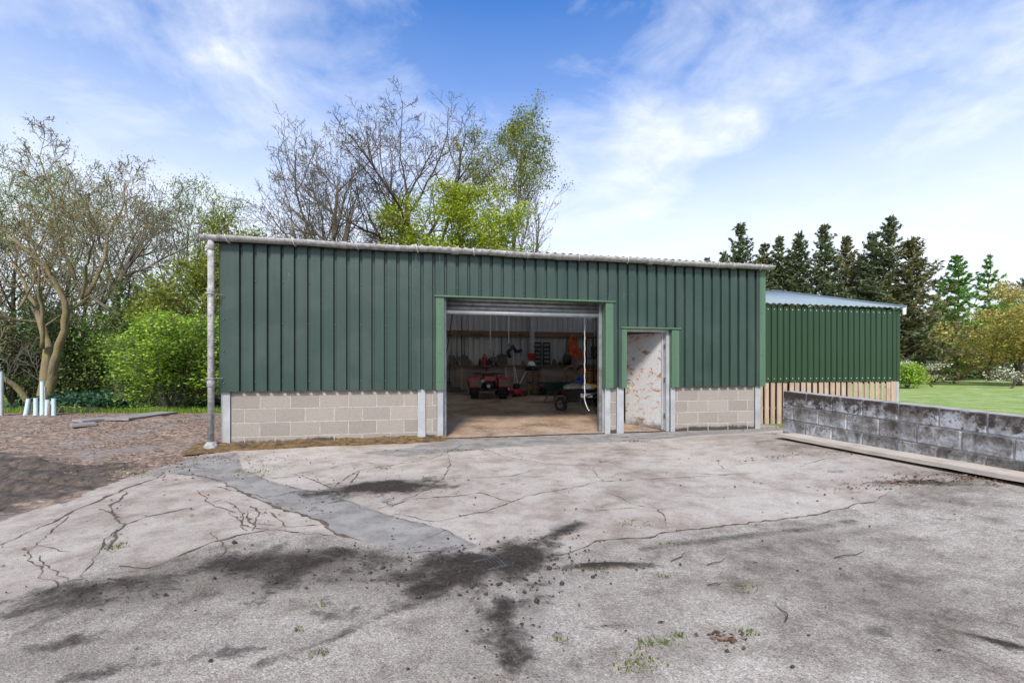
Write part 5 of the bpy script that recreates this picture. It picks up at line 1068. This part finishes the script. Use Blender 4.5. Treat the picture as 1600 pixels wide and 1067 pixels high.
# --- trees behind the shed
bare('bare_tree', 'wide bare tree leaning left behind the shed roof', 545, 24, 188, 215, 101, M['bark'], -.3, .34, (-.16, 0), dec(0, n=[12, 8, 7, 5], start=[.25, .2, .2, .2]), group='bare trees behind the shed')
bare('bare_tree', 'tallest bare tree behind the middle of the shed roof', 668, 25, 140, 215, 109, M['bark_dark'], -.3, .36, (.02, 0), dec(0, n=[13, 8, 7, 5], start=[.3, .2, .2, .2]), group='bare trees behind the shed')
bare('bare_tree', 'small bare tree showing low over the left roof end', 440, 23, 292, 150, 115, M['bark'], -.3, .13, (.03, 0), dec(0, n=[10, 7, 5, 4]), group='bare trees behind the shed')
bare('bare_tree', 'thin bare tree between the leaning tree and the tallest', 520, 27, 250, 190, 118, M['bark'], -.3, .15, (-.03, 0), group='bare trees behind the shed')
bare('upright_tree', 'upright olive leafed tree behind the roller door end of the roof', 808, 23.5, 176, 150, 122, M['bark'], -.3, .2, (.04, 0), dec(0, n=[13, 7, 6, 4], ang=[.5, .55, .7, .8], start=[.2, .2, .2, .2]), leafm=M['lf_olive'], nleaf=14000, lsz=.055, spread=.2, keep=lambda T: T[:, 2] > np.percentile(T[:, 2], 45))
bare('lime_tree', 'bright lime green leafed tree in front of the bare trees', 705, 20.5, 268, 260, 127, M['bark'], -.3, .17, (.03, 0), dec(0, n=[15, 7, 6, 3], start=[.5, .2, .2, .2], ang=[1.0, .8, .75, .8], trop=[.02, .0, .0, .0]), leafm=M['lf_lime'], nleaf=42000, lsz=.07, spread=.28, flat=.5, keep=lambda T: T[:, 2] > np.percentile(T[:, 2], 8))

# --- conifers on the right
def conifer(px, Z, ytop, wpx, seed, label, nm=M['needle'], bark=M['bark_dark'], zb=-.1, droop=.25, dens=1.0, clear=.08, group='spruces beyond the low shed', name='spruce_tree', lay=.33, nsz=.17, up=.0, gap=0):
    g = random.Random(seed); b = W(px, HY, Z); b.z = zb; H = W(px, ytop, Z).z - zb; R0 = wpx / F * Z / 2; t = thing(name, label, 'tree', b, 0, group)
    mb = MB(); mb.tube([(g.gauss(0, .04)*i/4, g.gauss(0, .04)*i/4, H*i/8) for i in range(9)], [max(.02, H*.017*(1 - i/8.3)) for i in range(9)], 8); mb.build('trunk', bark, t, True)
    B = MB(); Cs = []; z = H * clear
    while z < H * .985:
        f = (z/H - clear) / (1 - clear); Rz = R0 * (1 - f) ** .8 * (1.0 if f > .15 else .6 + 2.6*f) ; k = 5 if f < .8 else 4; a0 = g.random()*6.28
        for i in range(k):
            if g.random() < gap: continue
            a = a0 + i * 6.283/k + g.uniform(-.35, .35); L = Rz * g.uniform(.6, 1.22) + .12; pts = []; slope = up + .35*f - droop*(1-f)
            for q in range(5):
                s_ = q/4; pts.append(Vector((math.cos(a)*L*s_, math.sin(a)*L*s_, z + L*(slope*s_ - .22*(s_ - s_*s_)*2 + .10*s_**3))))
            B.tube(pts, [max(.006, .03*L*.4*(1-q/4.6)) for q in range(5)], 4, False)
            m = int((9 + 15*L) * dens); ss = npr.uniform(.12, 1.03, m); P0 = np.array([tuple(x) for x in pts]); fi = np.clip(ss*4, 0, 3.999); j = fi.astype(int); C = P0[j] + (P0[j+1]-P0[j]) * (fi-j)[:, None]
            lat = npr.normal(0, .16*L*1.0, m) * (1.1 - ss*.7); C[:, 0] += -math.sin(a)*lat; C[:, 1] += math.cos(a)*lat; C[:, 2] += -np.abs(lat)*.35 + npr.normal(-.03, .05, m); Cs.append(C)
        z += lay * g.uniform(.75, 1.25) * (1 - .45*f)
    cr = B.build('crown', bark, t); C = np.concatenate(Cs); V, Fc = cards(C, npr.uniform(nsz*.55, nsz*1.25, len(C)), .45, 0, .35); soup('needles', V, Fc, nm, cr); return t
SP = [(1105, 40, 402, 40, 'needle'), (1157, 36, 347, 88, 'needle'), (1195, 39, 378, 80, 'needle2'), (1218, 37, 366, 60, 'needle'), (1248, 36, 360, 70, 'needle'), (1288, 35, 349, 84, 'needle'), (1322, 37, 367, 70, 'needle2'), (1364, 35, 360, 80, 'needle'), (1390, 33, 338, 110, 'needle'), (1425, 32, 368, 110, 'needle2'), (1230, 42, 400, 90, 'needle2'), (1345, 41, 400, 100, 'needle'), (1130, 42, 390, 40, 'needle')]
SL = ['tiny spruce tip just showing over the gutter end', 'dark spruce rising right behind the gutter end', 'brownish short spruce beside the gutter end spruce', 'slim spruce with a thin crown above the blue roof', 'spruce with paired leader above the blue roof', 'tall dense spruce over the middle of the blue roof', 'narrow brownish spruce over the middle of the blue roof', 'shaggy spruce close beside the tallest spruce', 'tallest spruce with long upswept branches by the low shed', 'broad spruce sweeping down behind the low shed corner', 'faded spruce filling in behind the slim spruce', 'spruce filling in behind the tallest spruce', 'small far spruce left of the gutter end spruce']
for i, (px, Z, yt, wp, nm) in enumerate(SP): conifer(px, Z, yt, wp * 1.5, 200+i, SL[i], M[nm], gap=.18, droop=.05 if i % 2 else .22, dens=1.5, lay=.38, clear=.03, nsz=.19)
conifer(1495, 36, 398, 105, 230, 'fresh green larch with layered airy branches above the lawn', M['larch'], M['bark_dark'], -.1, .05, 1.9, .12, 'larches above the lawn', 'larch_tree', .62, .2, .1, .15)
conifer(1547, 37, 396, 95, 231, 'flat topped larch with wide separate tiers', M['larch'], M['bark_dark'], -.1, .0, 1.7, .14, 'larches above the lawn', 'larch_tree', .8, .2, .15, .2)
conifer(1470, 40, 440, 80, 232, 'thin larch with bare lower stem between spruce and larches', M['larch'], M['bark_dark'], -.1, .1, 1.6, .18, 'larches above the lawn', 'larch_tree', .6, .2, .1, .2)
conifer(1605, 40, 432, 110, 233, 'rounded dark pine at the far end of the lawn', M['needle'], M['bark_dark'], -.1, -.2, 1.0, .3, None, 'pine_tree', .5, .2, .2, .1)
bare('copper_tree', 'wide spreading gold and copper leafed tree over the lawn', 1590, 27, 438, 210, 140, M['bark_dark'], .0, .2, (-.05, 0), dec(0, n=[13, 7, 6, 4], start=[.12, .2, .2, .2], ang=[1.1, .8, .75, .8], trop=[.03, .0, -.01, .0]), leafm=M['lf_copper'], nleaf=26000, lsz=.07, spread=.25, flat=.6)
for i, (px, Z, yt, wp, sd) in enumerate([(1500, 38, 500, 80, 1), (1535, 40, 490, 80, 2), (1565, 39, 500, 90, 3), (1450, 40, 500, 70, 4), (1640, 38, 470, 120, 5), (1600, 42, 480, 110, 6)]):
    bare('wood_edge_tree', 'dark trunked leafy tree in the wood beyond the lawn', px, Z, yt, wp, 150+sd, M['bark_dark'], -.1, .2, (.03, 0), dec(0, n=[8, 6, 5, 3], start=[.4, .2, .2, .2]), leafm=M['lf_mid'], nleaf=9000, lsz=.10, spread=.35, group='trees at the lawn edge')
for px, py, Z, yt, wp, lb, sd in [(1457, 612, 25, 566, 55, 'small white blossom tree on the lawn beside the low shed', 1), (1578, 613, 23, 572, 60, 'crooked young blossom tree on the open lawn', 2)]:
    s = Tree(300+sd); b = W(px, py, Z); b.z = .1; p = dict(max=3, n=[7, 5, 4], start=[.3, .2, .2], ang=[.9, .8, .8], lr=[.75, .55, .5], trop=[.02, .04, .02], wob=.16, taper=.3); s.grow(Vector((0, 0, 0)), Vector((.25 if sd == 2 else .05, 0, 1)), 1.6, .05, 0, p); s.fit(b, W(px, yt, Z).z - .1, wp/F*Z)
    s.make('blossom_tree', lb, b, M['bark_dark'], M['blossom'], 1500 if sd == 1 else 420, .05, .12, 'young blossom trees', 1)
shrub('garden_bush', 'fresh green bush beside the low shed on the lawn', 1418, 612, 24, 42, 570, 21, M['lf_bright'], 3500, .07, M['bark'], .3, 5, .1)
C = np.column_stack([npr.uniform(10, 70, 30000), npr.uniform(43, 52, 30000), npr.beta(1.2, 1.7, 30000) * 5.0]); C = C[fbm(C[:, 0]*.4, C[:, 2]*.7, 4, 18) > .42]; V, Fc = cards(C, npr.uniform(.1, .22, len(C))); stuffed(soup('far_hedge', V, Fc, M['lf_ivy']), 'dark evergreen undergrowth beyond the lawn', 'undergrowth')
